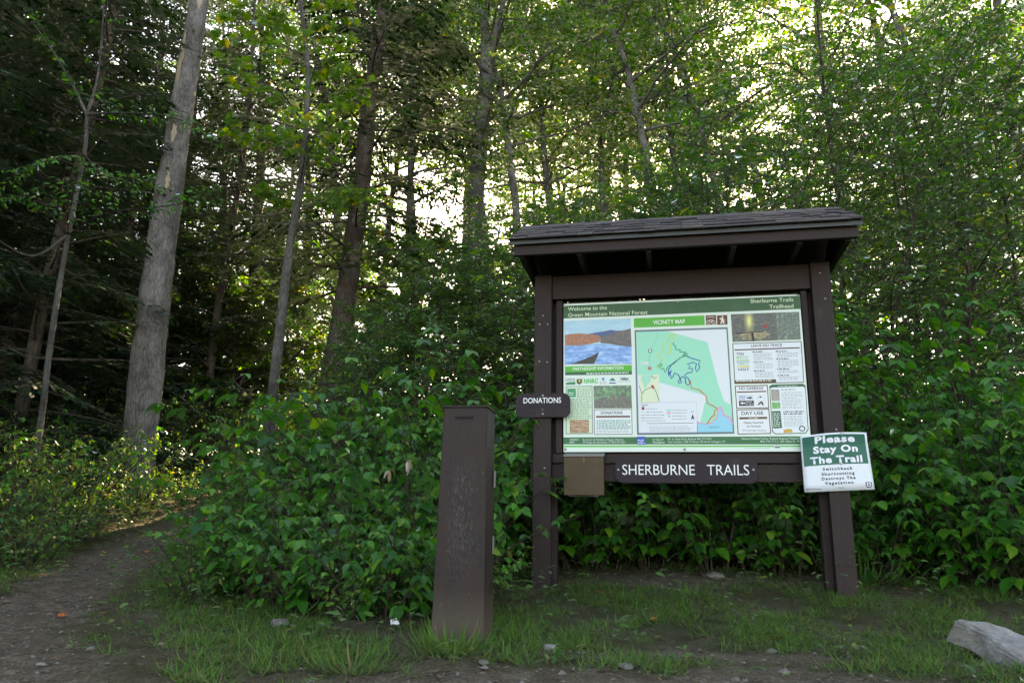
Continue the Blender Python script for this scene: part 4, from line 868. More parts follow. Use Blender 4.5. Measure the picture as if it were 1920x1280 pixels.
# behind and under the shelter
gB = 'dark shrubs behind the notice board shelter'; lbB = 'dark green shrub growing close behind the notice board shelter'
pB = [make_shrub('understory_shrub', 111, 1.1, .6, 20, .12, 70, lbB, group=gB), make_shrub('understory_shrub', 112, 1.7, .65, 24, .12, 60, lbB, group=gB)]
put(pB, [(.75, 6.75, 0, .95), (1.25, 6.85, 0, .9), (1.75, 6.6, 0, 1.0), (2.25, 6.5, 0, .95), (.9, 7.4, 1, 1.1), (1.5, 7.4, 1, 1.1), (2.1, 7.3, 1, 1.1), (2.7, 7.0, 1, .95), (1.2, 8.2, 1, 1.3), (2.0, 8.1, 1, 1.3)])
gC = 'tall leafy shrubs right of the notice board'; lbC = 'tall broad-leaved shrub in the dark thicket right of the notice board'
pC = [make_shrub('viburnum_shrub', 121, 1.7, .65, 26, .14, 130, lbC, group=gC), make_shrub('viburnum_shrub', 122, 1.1, .55, 20, .13, 110, lbC, group=gC), make_shrub('viburnum_shrub', 123, 2.2, .7, 28, .13, 120, lbC, group=gC)]
put(pC, [(3.05, 6.35, 1, .8), (3.6, 5.95, 1, .85), (3.9, 5.6, 1, 1.0), (3.4, 6.9, 0, 1.0), (3.75, 6.3, 0, 1.05), (4.5, 6.1, 0, 1.05), (3.3, 7.3, 2, 1.05), (4.2, 7.0, 2, 1.0), (2.6, 7.6, 2, 1.05), (5.1, 6.8, 2, 1.0), (4.4, 5.3, 1, .8), (3.8, 8.0, 2, 1.2), (5.0, 8.0, 2, 1.2), (4.9, 5.7, 0, .9)])
# left undergrowth beyond the trail
gD = 'low shrubs along the far side of the trail'; lbD = 'low leafy shrub on the far side of the trail below the dark trees'
pD = [make_shrub('trailside_shrub', 131, .95, .55, 20, .075, 60, lbD, group=gD, mat=L_under, tri=False), make_shrub('trailside_shrub', 132, 1.3, .6, 22, .08, 60, lbD, group=gD, mat=L_under, tri=False)]
lD = [(-5.2, 13.2, 1, 1.1), (-4.6, 13.7, 1, 1.2), (-3.9, 13.4, 1, 1.0), (-5.7, 14.6, 1, 1.4), (-4.9, 15.2, 1, 1.4), (-3.4, 14.4, 1, 1.2), (-6.4, 13.6, 1, 1.2), (-4.1, 6.6, 0, .8), (-4.7, 7.0, 0, .95), (-5.2, 6.5, 0, .95), (-4.5, 7.8, 0, .9), (-5.2, 7.8, 1, .95), (-5.9, 7.3, 1, 1.0), (-5.0, 8.8, 1, 1.0), (-5.9, 8.8, 1, 1.0), (-6.8, 8.3, 1, 1.1), (-4.9, 10.0, 0, 1.0), (-5.7, 10.4, 1, 1.0), (-4.5, 10.6, 0, .6), (-3.9, 11.7, 0, .9), (-3.3, 12.4, 0, .8),
      (-6.8, 10.0, 1, 1.1), (-2.9, 9.2, 0, .7), (-2.5, 10.0, 0, .85), (-4.5, 5.6, 0, .7), (-2.2, 8.6, 0, .8), (-1.9, 9.6, 1, 1.0), (-3.1, 10.6, 0, .75), (-2.4, 11.6, 1, .9), (-7.4, 11.5, 1, 1.2), (-6.2, 12.4, 1, 1.2)]
put(pD, lD)

# ---- generic wood and crowns
def trunk_path(pts, extra=None): return np.array([at(*p) for p in pts])
def refine(P, R, n=10):
    P = np.asarray(P, float); t = np.linspace(0, len(P) - 1, (len(P) - 1) * n + 1); i = np.clip(t.astype(int), 0, len(P) - 2); f = (t - i)[:, None]
    Pm = np.vstack([2 * P[0] - P[1], P, 2 * P[-1] - P[-2]]); a, b, c, d = Pm[i], Pm[i + 1], Pm[i + 2], Pm[i + 3]
    Q = .5 * ((2 * b) + (-a + c) * f + (2 * a - 5 * b + 4 * c - d) * f ** 2 + (-a + 3 * b - 3 * c + d) * f ** 3)
    return Q, np.interp(t, np.arange(len(R)), R)
def leafy_limbs(W, LV, P, t0, t1, nl, L, size, nsub=7, ntw=5, nlf=9, rise=.5, grav=.12, r=.03, droop=.3, side=None):
    for k in range(nl):
        t = t0 + (t1 - t0) * (k + rng.uniform(0, 1)) / nl; p, T = sample(P, np.array([t])); a = k * 2.399 + rng.uniform(-.4, .4)
        if side is not None: a = side + rng.uniform(-.9, .9)
        ll = L * rng.uniform(.6, 1.2) * (1.15 - .6 * (t - t0) / (t1 - t0 + 1e-6))
        B = path(p[0], (math.cos(a), math.sin(a), rise + .6 * (t - t0)), ll, 7, grav, .25); W.tube(B, np.linspace(r * ll / L, .004, len(B)), 5)
        for q in range(nsub):
            tt = .25 + .75 * (q + rng.uniform(0, 1)) / nsub; p2, T2 = sample(B, np.array([tt])); sd_ = unit(np.cross(T2[0], [0, 0, 1.])) * (1 if q % 2 else -1)
            l2 = ll * rng.uniform(.25, .5) * (1.15 - .5 * tt); C = path(p2[0], T2[0] * .6 + sd_ * rng.uniform(.5, 1) + [0, 0, rng.uniform(-.06, .14)], l2, 4, .25, .4); W.tube(C, np.linspace(r * .3, .003, len(C)), 4, False)
            if ntw == 0: leaves_along(LV, C, nlf, size, droop); continue
            for j in range(ntw):
                t3 = .2 + .8 * (j + .5) / ntw; p3, T3 = sample(C, np.array([t3])); s3 = unit(np.cross(T3[0], [0, 0, 1.])) * (1 if j % 2 else -1)
                D = path(p3[0], T3[0] * .7 + s3 * .8 + rng.normal(0, .25, 3), l2 * rng.uniform(.3, .6), 3, .4, .6); leaves_along(LV, D, nlf, size, droop)
def clump_mesh(LV, kind, mat, name, wid=1.0):
    p, d, n, s = LV.arrays(); return leaf_mb(p, d, n, s, kind, None, wid).mesh(name, mat, True), len(p)

def sapling_proto(name, seed, H, label, group, size=.085, nl=34, L=1.1, mat=None, wid=.72, nsub=6, nlf=9, dead=0.0):
    global rng; rng = np.random.default_rng(seed); W = MB(); LV = Leaves()
    P = path((0, 0, -.1), (rng.normal(0, .06), rng.normal(0, .06), 1), H, 14, 0, .12); W.tube(P, np.linspace(.012 + H * .003, .004, len(P)), 7)
    leafy_limbs(W, LV, P, .16, .98, nl, L, size, nsub, 0, nlf, .38, .35, .012, .3); leaves_along(LV, P[-4:], 14, size, .4)
    root = thing(name, label, 'sapling', group=group); link('trunk', W.mesh('trunk', B_twig, True), root)
    me, n = clump_mesh(LV, 'mid', mat or L_sap, 'crown', wid); link('crown', me, root); return root
L_pale = leaf_mat('pale_sapling_leaf', (0.035, 0.12, 0.012), (0.07, 0.18, 0.016), (0.13, 0.24, 0.02), 0.6, 1.0, 0.34)
gS = 'slim saplings in the wood behind the notice board'; lbS = 'slim leafy sapling in the dense green wood behind the notice board'
S = [sapling_proto('leafy_sapling', 201, 5.2, lbS, gS, .11, 40, 1.25, nsub=8, nlf=10), sapling_proto('leafy_sapling', 202, 6.6, lbS, gS, .11, 52, 1.45, nsub=8, nlf=10), sapling_proto('leafy_sapling', 203, 3.6, lbS, gS, .11, 34, 1.0, nsub=7, nlf=10), sapling_proto('leafy_sapling', 204, 7.6, lbS, gS, .11, 56, 1.6, wid=.9, nsub=8, nlf=10)]
S += [sapling_proto('pale_sapling', 205, 3.5, lbS, gS, .145, 26, 1.0, mat=L_pale, wid=.6, nsub=6, nlf=9), sapling_proto('pale_sapling', 206, 4.6, lbS, gS, .145, 32, 1.2, mat=L_pale, wid=.55, nsub=7, nlf=9)]
random.seed(5)
lS = [(-.4, 8.6, 4, .95), (.35, 8.3, 4, 1.0), (1.0, 9.0, 4, 1.05), (-1.3, 9.3, 4, .98), (.2, 9.8, 5, 1.0), (-1.0, 8.0, 4, .72), (-.15, 7.6, 4, .85), (-2.1, 8.7, 4, .62), (-1.0, 10.6, 5, .95), (-.3, 9.3, 5, .9), (.9, 7.8, 4, .95), (2.2, 8.4, 5, .8), (-2.3, 9.9, 4, .85), (-1.8, 10.3, 5, .85), (-1.2, 9.9, 5, .85), (-.6, 9.0, 5, .8), (-2.7, 10.9, 4, .8), (-1.6, 9.0, 4, .85), (1.6, 9.6, 0, .85), (2.6, 8.7, 0, 1.0), (4.2, 8.9, 1, 1.0), (5.1, 9.0, 1, 1.0), (5.9, 8.4, 3, .95), (6.4, 9.6, 3, 1.0),
      (3.0, 9.8, 1, 1.0), (5.0, 10.6, 3, 1.0), (2.0, 10.6, 0, .95), (6.2, 11.4, 3, 1.1), (7.2, 10.8, 3, 1.1), (3.2, 11.6, 1, 1.05), (1.0, 11.0, 0, .85), (-.6, 10.8, 0, .7), (7.6, 12.6, 3, 1.2), (5.7, 7.2, 1, .8), (2.3, 12.6, 1, 1.0), (4.9, 8.1, 0, .9), (3.2, 8.0, 2, 1.0), (6.8, 8.9, 3, .9),
      (-1.6, 8.4, 2, .72), (.6, 7.7, 2, .9), (-.8, 9.9, 2, 1.05), (-1.6, 10.4, 2, .95), (.6, 9.2, 0, .8), (1.5, 8.4, 2, 1.1), (2.1, 9.3, 0, .95), (-2.0, 9.4, 2, .55), (-.1, 11.8, 0, .85), (1.9, 8.0, 2, 1.0), (5.5, 9.6, 3, .95), (2.9, 10.8, 0, 1.0)]
put(S, lS)

# big trees
def tree_thing(name, label, cat, P, R, mat, base, sides=14, rough=.08, group=None):
    Q, RR = refine(P, R); root = thing(name, label, cat, tuple(base), group=group); W = MB(); return root, Q - base, RR, W
rng = np.random.default_rng(50)
# A the pale leaning trunk
P = [at(240, 1000, 11.0), at(256, 890, 11.0), at(281, 640, 11.0), at(311, 400, 11.05), at(342, 200, 11.1), at(374, 0, 11.2)]; d = P[-1] - P[-2]; P += [P[-1] + d * 1.0, P[-1] + d * 2.2]
R = [.30, .247, .232, .213, .178, .150, .13, .10]; base = np.array([P[0][0], P[0][1], float(zt(P[0][0], P[0][1]))])
root, Q, RR, W = tree_thing('leaning_dead_tree', 'thick pale grey leaning trunk with peeled bark beside the trail', 'tree', P, R, B_snag, base)
Q2, _ = refine(Q, RR, 4); W.tube(Q2, np.interp(np.linspace(0, 1, len(Q2)), np.linspace(0, 1, len(RR)), RR) * (1 + .02 * np.sin(np.arange(len(Q2)) * .21)), 48, True, .045); link('trunk', W.mesh('trunk', B_snag, True), root)
def patch(root, Q, RR, t, dt, ang, dang, off=.004):
    """strip where the bark has come away: bare wood standing just proud of the trunk"""
    V = []; n, m = 14, 6
    for i in range(n + 1):
        u = i / n; p, T = sample(Q, np.array([t + dt * u])); r = np.interp(t + dt * u, np.linspace(0, 1, len(RR)), RR) * 1.02 + off * math.sin(u * math.pi)
        w = dang * math.sin(math.pi * (u * .9 + .05)) * (1 + .3 * math.sin(u * 17 + t * 50))
        for j in range(m + 1):
            a = ang + w * (j / m - .5); V.append(p[0] + np.array([math.cos(a) * r, math.sin(a) * r, 0]))
    mb = MB(); mb.add(V, [(i * (m + 1) + j, i * (m + 1) + j + 1, (i + 1) * (m + 1) + j + 1, (i + 1) * (m + 1) + j) for i in range(n) for j in range(m)]); link('bare_patch', mb.mesh('bare_patch', B_bare, True), root)
patch(root, Q, RR, .585, .08, math.radians(-118), .62); patch(root, Q, RR, .515, .03, math.radians(-82), .4); patch(root, Q, RR, .45, .025, math.radians(-75), .3); patch(root, Q, RR, .69, .05, math.radians(-60), .5)
for t, a, l in ((.50, -100, .05), (.66, -70, .07), (.42, -60, .05), (.56, -95, .05)):
    p, T = sample(Q, np.array([t])); r = np.interp(t, np.linspace(0, 1, len(RR)), RR); a = math.radians(a); D = np.array([math.cos(a), math.sin(a), .3]); mb = MB(); mb.tube([p[0] + D * r * .8, p[0] + D * (r + l)], [.028, .018], 8); link('branch_stub', mb.mesh('branch_stub', B_snag, True), root)
def limb_only(root, name, mat, specs, base, sides=7):
    W = MB()
    for P, R in specs:
        Q, RR = refine(P, R, 5); W.tube(Q - base, RR, sides)
    link(name, W.mesh(name, mat, True), root)
# B slender pale tree at the left edge, forked, with long leafy side boughs
P = [at(60, 900, 8.8), at(78, 780, 8.8), at(98, 620, 8.8), at(128, 440, 8.8), at(158, 290, 8.8), at(163, 215, 8.8)]; R = [.04, .037, .033, .028, .024, .02]; base = np.array([P[0][0], P[0][1], P[0][2]])
root, Q, RR, W = tree_thing('birch_tree', 'slender pale forked tree near the frame edge in front of dark trees', 'tree', P, R, B_slim, base)
W.tube(Q, RR, 12, True, .1); top = P[-1]
for e in ((at(120, 130, 8.7), at(60, 40, 8.5)), (at(185, 130, 8.9), at(200, -60, 9.0)), (at(230, 212, 8.6), at(330, 218, 8.5)), (at(60, 480, 8.5), at(-20, 440, 8.4))):
    s0 = top if e[0][2] > at(0, 300, 8.8)[2] else P[3]; q, rr = refine([s0, e[0], e[1]], [.022, .014, .007], 5); W.tube(q - base, rr, 6)
link('trunk', W.mesh('trunk', B_slim, True), root); W = MB(); LV = Leaves()
for pts, cnt in (([top, at(230, 212, 8.6), at(330, 222, 8.4), at(410, 268, 8.3)], 16), ([P[4], at(90, 300, 8.2), at(20, 330, 8.0)], 12), ([P[4], at(200, 330, 8.3), at(290, 340, 8.0)], 14), ([P[3], at(60, 370, 8.2), at(0, 380, 8.0)], 12), ([P[3], at(200, 400, 8.3), at(320, 385, 8.0), at(410, 365, 7.9)], 18), ([P[3], at(130, 370, 8.0), at(180, 350, 7.6)], 12), ([top, at(185, 130, 8.9), at(210, -60, 9)], 10), ([top, at(120, 130, 8.7), at(60, 20, 8.5)], 10)):
    q, rr = refine([p - base for p in pts], [.012] * len(pts), 5); W.tube(q, np.linspace(.012, .003, len(q)), 5)
    for k in range(cnt):
        p, T = sample(q, np.array([.15 + .85 * k / cnt])); s_ = unit(np.cross(T[0], [0, 0, 1])) * (1 if k % 2 else -1); D = path(p[0], T[0] * .8 + s_ * .8 + [0, 0, .1], rng.uniform(.2, .5), 4, .5, .6); W.tube(D, .002, 4, False); leaves_along(LV, D, 9, .085, .35)
me, n = clump_mesh(LV, 'mid', L_shrub, 'crown', .9); link('bough', W.mesh('bough', B_twig, True), root); link('crown', me, root)
# C slim tree with lime green maple leaves
P = [at(500, 860, 10), at(511, 740, 10), at(527, 600, 10), at(545, 450, 10), at(563, 350, 10), at(573, 240, 10), at(577, 120, 10), at(562, 0, 10)]; P.append(P[-1] * 2 - P[-2]); P.append(P[-1] * 2 - P[-2] + [0, 0, 1])
R = [.085, .075, .068, .055, .048, .042, .036, .03, .025, .012]; base = P[0].copy()
root, Q, RR, W = tree_thing('maple_tree', 'slim dark grey maple with lime green leaves left of the thick hemlock trunk', 'tree', P, R, B_slim, base)
W.tube(Q, RR, 14, True, .1); LV = Leaves()
leafy_limbs(W, LV, Q, .38, 1.0, 26, 1.25, .12, 6, 3, 6, .35, .1, .014, .3)
link('trunk', W.mesh('trunk', B_slim, True), root); me, n = clump_mesh(LV, 'maple', L_maple, 'crown'); link('crown', me, root)
# E tall grey forked tree
P = [at(880, 900, 16), at(885, 560, 16), at(892, 380, 16), at(903, 230, 16), at(912, 130, 16)]; f1 = [at(912, 130, 16), at(908, 40, 16), at(902, -60, 16), at(905, -300, 16)]; f2 = [at(912, 135, 16), at(930, 60, 16), at(945, -10, 16), at(980, -260, 16)]
base = P[0].copy(); root, Q, RR, W = tree_thing('forked_tree', 'tall grey trunk forking near the top of the bright gap in the wood', 'tree', P, [.26, .22, .195, .175, .16], B_grey, base)
W.tube(Q, RR, 22, False, .05)
for f, r in ((f1, [.15, .1, .09, .04]), (f2, [.09, .075, .06, .03])):
    q, rr = refine(f, r, 6); W.tube(q - base, rr, 12)
LV = Leaves(); leafy_limbs(W, LV, np.array([p - base for p in f1]), 0, 1, 14, 3.0, .11, 8, 5, 7, .3, .05, .03); leafy_limbs(W, LV, np.array([p - base for p in f2]), .1, 1, 10, 2.6, .11, 8, 5, 7, .3, .05, .03); leafy_limbs(W, LV, Q, .5, 1.0, 9, 2.6, .11, 7, 4, 6, .25, .05, .03)
link('trunk', W.mesh('trunk', B_grey, True), root); me, n = clump_mesh(LV, 'far', L_tree, 'crown'); link('crown', me, root)

# hemlocks
def hemlock_parts(seed, H, r0, z0=1.5, nb=85, L=2.6):
    global rng; rng = np.random.default_rng(seed); W = MB(); B_ = MB(); LV = Leaves()
    P = path((0, 0, -.3), (rng.normal(0, .02), rng.normal(0, .02), 1), H, 18, 0, .03); W.tube(P, np.linspace(r0, .03, len(P)), 16, True, .06)
    for k in range(nb):
        z = z0 + (H - z0 - .3) * ((k + rng.uniform(0, 1)) / nb) ** 1.0; t = z / H; p, T = sample(P, np.array([t])); a = k * 2.399 + rng.uniform(-.5, .5)
        ll = L * (1.12 - t) ** .75 * rng.uniform(.6, 1.15); b = path(p[0], (math.cos(a), math.sin(a), rng.uniform(-.1, .3)), ll, 8, .12, .2); B_.tube(b, np.linspace(.014 + .007 * ll, .004, len(b)), 5)
        ns = int(ll / .11); dense = rng.uniform(.5, 1)
        for q in range(ns):
            tt = .18 + .82 * q / ns; p2, T2 = sample(b, np.array([tt])); s_ = unit(np.cross(T2[0], [0, 0, 1.])) * (1 if q % 2 else -1)
            l2 = (.18 + ll * .22 * math.sin(math.pi * min(1, tt * .85 + .12))) * rng.uniform(.6, 1.2)
            if rng.uniform() > dense + .25: continue
            n = max(3, int(l2 / .05)); u = np.linspace(.1, 1, n)[:, None]; dd = unit(T2[0] * .75 + s_ * .9 + [0, 0, -.12]); pts = p2[0] + dd * l2 * u - np.array([0, 0, 1]) * (u ** 2) * l2 * .2
            s3 = np.where(np.arange(n) % 2 == 0, 1, -1)[:, None] * np.cross(dd, [0, 0, 1.]); D = unit(dd * 1.0 + s3 * .7 + rng.normal(0, .12, (n, 3)) + [0, 0, -.15])
            LV.add(pts, D, unit(np.array([0, 0, 1.]) + rng.normal(0, .25, (n, 3))), rng.uniform(.13, .22, n))
    return P, W, B_, LV
def hemlock_proto(name, seed, H, r0, label, group, **kw):
    P, W, B_, LV = hemlock_parts(seed, H, r0, **kw); root = thing(name, label, 'tree', group=group)
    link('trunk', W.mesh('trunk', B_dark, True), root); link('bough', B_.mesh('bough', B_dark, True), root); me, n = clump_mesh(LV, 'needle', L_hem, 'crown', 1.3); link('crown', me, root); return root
gH = 'dark hemlocks in the shade of the wood'; lbH = 'dark hemlock standing deep in the shaded wood behind the leaning trunk'
Hm = [hemlock_proto('hemlock_tree', 301, 15, .17, lbH, gH, z0=1.2, nb=115, L=3.0), hemlock_proto('hemlock_tree', 302, 18, .2, lbH, gH, z0=1.6, nb=125, L=3.2), hemlock_proto('hemlock_tree', 303, 11, .11, lbH, gH, z0=.8, nb=105, L=2.3)]
random.seed(9)
def px(x_px, Y): return at(x_px, 640, Y)[0]
put(Hm, [(px(30, 12.5), 12.5, 1, 1.0), (px(-130, 11), 11, 0, 1.0), (px(185, 15), 15, 2, 1.0), (px(404, 15.5), 15.5, 2, 1.0), (px(470, 19), 19, 1, 1.0), (px(300, 19), 19, 1, 1.0), (px(-60, 16), 16, 1, 1.1), (px(400, 25), 25, 1, 1.05), (px(600, 25), 25, 0, 1.1),
        (px(0, 22), 22, 1, 1.15), (px(-300, 13), 13, 1, 1.0)])
# D the thick hemlock trunk in the middle
Pp, W, B_, LV = hemlock_parts(310, 17, .25, z0=3.4, nb=110, L=3.2)
D0 = at(605, 800, 14); D1 = at(682, 0, 14); lean = (D1[0] - D0[0]) / (D1[2] - D0[2])
root = thing('hemlock_tree', 'thick reddish brown hemlock trunk with long drooping dark boughs at mid wood', 'tree', (D0[0], 14, D0[2] - .5)); root.rotation_euler = (0, math.atan(lean), 0)
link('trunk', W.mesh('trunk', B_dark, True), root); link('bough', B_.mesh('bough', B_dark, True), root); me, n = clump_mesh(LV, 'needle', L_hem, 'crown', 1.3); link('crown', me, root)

# tall broadleaved trees further back
def broad_proto(name, seed, H, r0, label, group, z0=.3, nl=30, L=3.2, size=.13, mat=None, bark=None):
    global rng; rng = np.random.default_rng(seed); W = MB(); LV = Leaves()
    P = path((0, 0, -.3), (rng.normal(0, .04), rng.normal(0, .04), 1), H, 16, 0, .05); W.tube(P, np.linspace(r0, .03, len(P)), 14, True, .06)
    leafy_limbs(W, LV, P, z0, 1, nl, L, size, 8, 5, 8, .45, .06, .04)
    root = thing(name, label, 'tree', group=group); link('trunk', W.mesh('trunk', bark or B_grey, True), root)
    me, n = clump_mesh(LV, 'far', mat or L_tree, 'crown', 1.25); link('crown', me, root); return root
gT = 'tall broadleaved trees at the back of the wood'; lbT = 'tall slender broadleaved tree at the back of the sunlit wood'
T_ = [broad_proto('broadleaved_tree', 401, 17, .15, lbT, gT, .3, 34, 3.0), broad_proto('broadleaved_tree', 402, 20, .18, lbT, gT, .38, 38, 3.4), broad_proto('broadleaved_tree', 403, 13, .10, lbT, gT, .22, 28, 2.4), broad_proto('broadleaved_tree', 404, 18, .13, lbT, gT, .46, 34, 3.0, .12)]
random.seed(11)
lT = [(px(640, 17), 17, 3, 1.0), (px(775, 18), 18, 3, 1.0), (px(985, 15), 15, 3, .95), (px(1125, 17), 17, 3, 1.0), (px(1255, 15), 15, 3, 1.0), (px(1390, 16), 16, 3, .95), (px(860, 21), 21, 3, 1.1), (px(1180, 22), 22, 3, 1.1), (px(700, 19.5), 19.5, 3, 1.0), (px(930, 19), 19, 3, 1.05), (px(1060, 21.5), 21.5, 3, 1.1), (px(1320, 20), 20, 3, 1.1), (px(1480, 19), 19, 3, 1.1),
      (px(745, 14.5), 14.5, 2, 1.0), (px(1110, 26), 26, 0, 1.0), (px(1052, 18), 18, 0, .95), (px(1010, 24), 24, 2, 1.1), (px(1195, 21), 21, 1, .95), (px(1320, 17), 17, 0, 1.0), (px(1420, 20), 20, 1, .95), (px(1640, 16), 16, 1, .95), (px(1760, 15), 15, 0, 1.0), (px(1880, 14), 14, 0, .95), (px(2050, 15), 15, 1, .95),
      (px(660, 30), 30, 0, 1.1), (px(1120, 31), 31, 1, 1.05), (px(1270, 28), 28, 0, 1.1), (px(1560, 27), 27, 1, 1.0), (px(2150, 21), 21, 1, 1.0), (px(540, 33), 33, 1, 1.0), (px(1400, 36), 36, 1, 1.05), (px(1980, 30), 30, 1, 1.1), (px(250, 34), 34, 1, 1.0), (px(-50, 32), 32, 1, 1.0)]
put(T_, lT)
gU = 'low understory trees among the trunks'; lbU = 'bushy pale green understory tree among the trunks deep in the wood'
U_ = [broad_proto('understory_tree', 411, 6.5, .05, lbU, gU, .06, 40, 2.1, .13), broad_proto('understory_tree', 412, 4.2, .04, lbU, gU, .05, 30, 1.7, .13)]
random.seed(13)
put(U_, [(px(330, 16.5), 16.5, 1, 1.0), (px(450, 16), 16, 1, .9), (px(560, 18), 18, 1, 1.0), (px(150, 16.5), 16.5, 1, 1.0), (px(20, 15), 15, 1, 1.0), (px(790, 15), 15, 1, 1.1), (px(980, 16), 16, 0, .6), (px(240, 21), 21, 0, 1.0), (px(380, 22), 22, 0, 1.0), (px(520, 23), 23, 0, 1.0), (px(650, 24), 24, 0, 1.1), (px(90, 22), 22, 0, 1.0),
    (px(1090, 19), 19, 0, 1.0), (px(1230, 16), 16, 0, 1.0), (px(1360, 19), 19, 0, 1.0), (px(1500, 17), 17, 0, 1.0), (px(1620, 19), 19, 0, 1.1), (px(1750, 17), 17, 0, 1.1), (px(1880, 18), 18, 0, 1.1), (px(-80, 19), 19, 0, 1.0), (px(1450, 26), 26, 0, 1.1)])
# far wood that reads as one mass
rng = np.random.default_rng(99); LV = Leaves(); W = MB()
for _ in range(240):
    x = rng.uniform(-62, 62); y = rng.uniform(36, 66); z = float(zt(x, y)); h = rng.uniform(2, 13) if rng.uniform() < .75 else rng.uniform(10, 18)
    n = 130; c = rng.normal(0, 1, (n, 3)) * [1.3, 1.3, .9] + [x, y, z + h]; LV.add(c, unit(rng.normal(0, 1, (n, 3)) * [1, 1, .5]), unit(rng.normal(0, .5, (n, 3)) + [0, 0, 1.]), rng.uniform(.22, .42, n))
for _ in range(110):
    x = rng.uniform(-60, 60); y = rng.uniform(30, 44); z = float(zt(x, y)); n = 110
    c = rng.normal(0, 1, (n, 3)) * [1.6, 1.3, .6] + [x, y, z + rng.uniform(.2, 2.2)]; LV.add(c, unit(rng.normal(0, 1, (n, 3)) * [1, 1, .5]), unit(rng.normal(0, .5, (n, 3)) + [0, 0, 1.]), rng.uniform(.22, .4, n))
for _ in range(70):
    x = rng.uniform(-55, 55); y = rng.uniform(34, 62); z = float(zt(x, y)); W.tube([(x, y, z - .3), (x + rng.normal(0, .4), y, z + 9), (x + rng.normal(0, .8), y, z + 19)], [rng.uniform(.12, .25), .12, .05], 7)
me, n = clump_mesh(LV, 'far', L_tree, 'distant_woods', 1.4); link('distant_woods', me, kind='stuff', label='hazy mass of far trees closing the back of the wood', category='woods')
link('distant_trunks', W.mesh('distant_trunks', B_grey, True), kind='stuff', label='thin trunks of the far wood standing too deep to tell apart', category='trunks')
# the wood goes on down both sides; unseen flank trees added to deepen shade
put(Hm, [(px(60, 10.8), 10.8, 2, 1.0), (px(-40, 13.5), 13.5, 0, 1.0), (px(215, 17), 17, 1, 1.0), (px(120, 20), 20, 0, 1.1), (-8.2, 4.5, 1, 1.0), (-9.5, 8.0, 0, 1.0), (-8.8, .5, 0, 1.0), (-7.2, 7.0, 2, 1.0), (-10.5, -3, 1, 1.0)])
put(T_, [(8.2, 5.5, 0, .9), (9.8, 9.5, 1, .9), (9.0, 1.5, 2, 1.0), (10.5, -3, 0, 1.0)])  # right flank, out of view, added to cut the ambient light
# the slender tree that crosses the bright gap above the shelter roof
P = [at(1580, 620, 9.4), at(1572, 400, 9.4), at(1556, 260, 9.4), at(1540, 120, 9.4), at(1530, -20, 9.4), at(1520, -300, 9.4)]; base = P[0].copy()
root, Q, RR, W = tree_thing('slim_tree', 'slim dark stem crossing the bright sky gap above the shelter roof', 'tree', P, [.03, .024, .020, .018, .015, .008], B_twig, base)
W.tube(Q, RR, 8); LV = Leaves(); leafy_limbs(W, LV, Q, .1, 1, 22, .7, .08, 5, 0, 7, .5, .2, .008, .4); link('trunk', W.mesh('trunk', B_twig, True), root); me, n = clump_mesh(LV, 'mid', L_sap, 'crown', .8); link('crown', me, root)

# ---------------------------------------------------------------- ground cover (nobody could count it)
rng = np.random.default_rng(77)
def scatter(n, x0, x1, y0, y1, keep):
    x = rng.uniform(x0, x1, n); y = rng.uniform(y0, y1, n); k = rng.uniform(0, 1, n) < keep(x, y); return x[k], y[k]
def inview(x, y): return (x > -.78 * y - .6) & (x < .78 * y + .6)
# grass: short tufts
def gk(x, y): return inview(x, y) * (1 - dirt(x, y)) ** 2 * np.clip(.5 + wob(x, y, 2.6, 4) * 1.0 + wob(x, y, 9, 1) * .3, .03, 1) * np.clip((9 - y) / 3, 0, 1)
tx, ty = scatter(42000, -6, 6, 2.1, 9, gk)
nb = 9; X = np.repeat(tx, nb) + rng.normal(0, .022, len(tx) * nb); Yy = np.repeat(ty, nb) + rng.normal(0, .022, len(tx) * nb); n = len(X)
a = rng.uniform(0, 2 * math.pi, n); hgt = np.repeat(rng.uniform(.025, .085, len(tx)), nb) * rng.uniform(.6, 1.25, n)
d = unit(np.stack([np.cos(a) * .55, np.sin(a) * .55, np.full(n, .7)], -1)); nn = np.stack([-np.cos(a), -np.sin(a), np.full(n, .5)], -1)
mb = leaf_mb(np.stack([X, Yy, zt(X, Yy) - .004], -1), d, -nn, hgt * 1.5, 'blade', None, 1.0); link('grass', mb.mesh('grass', L_grass, True), kind='stuff', label='short shaded green grass between the dirt patches and shrubs', category='grass')
# weeds and seedlings along shrub feet
def wk(x, y):
    sh = np.clip(1 - np.abs(y - (5.1 + np.clip(x, -3, 0) * -.15)) / .8, 0, 1) * (x < .3); st = np.clip(1 - np.abs(y - 6.2) / .55, 0, 1) * (x > .3)
    lf = (trail_d(x, y) > .75) * (x < -2.8) * (y > 4.2); bk = (y > 6.8) * .8
    return inview(x, y) * np.maximum.reduce([sh * .8, st * .45, lf * .9, bk, .22 * (y < 6.5) * np.clip(.5 + wob(x, y, 4, 2), 0, 1)]) * (1 - dirt(x, y) * .85 * (y < 9.2))
tx, ty = scatter(12000, -9, 7, 2.2, 14, wk)
nb = 7; X = np.repeat(tx, nb) + rng.normal(0, .05, len(tx) * nb); Yy = np.repeat(ty, nb) + rng.normal(0, .05, len(tx) * nb); n = len(X); a = rng.uniform(0, 2 * math.pi, n)
hh = np.abs(rng.normal(0, .10, n)) * np.clip((Yy - 2.0) / 3, .12, 1) + .015 + np.repeat(rng.uniform(0, .18, len(tx)), nb) * (np.repeat(ty, nb) > 4.5)
d = unit(np.stack([np.cos(a), np.sin(a), rng.uniform(-.3, .4, n)], -1)); nn = unit(np.array([0, 0, 1.]) + rng.normal(0, .35, (n, 3)))
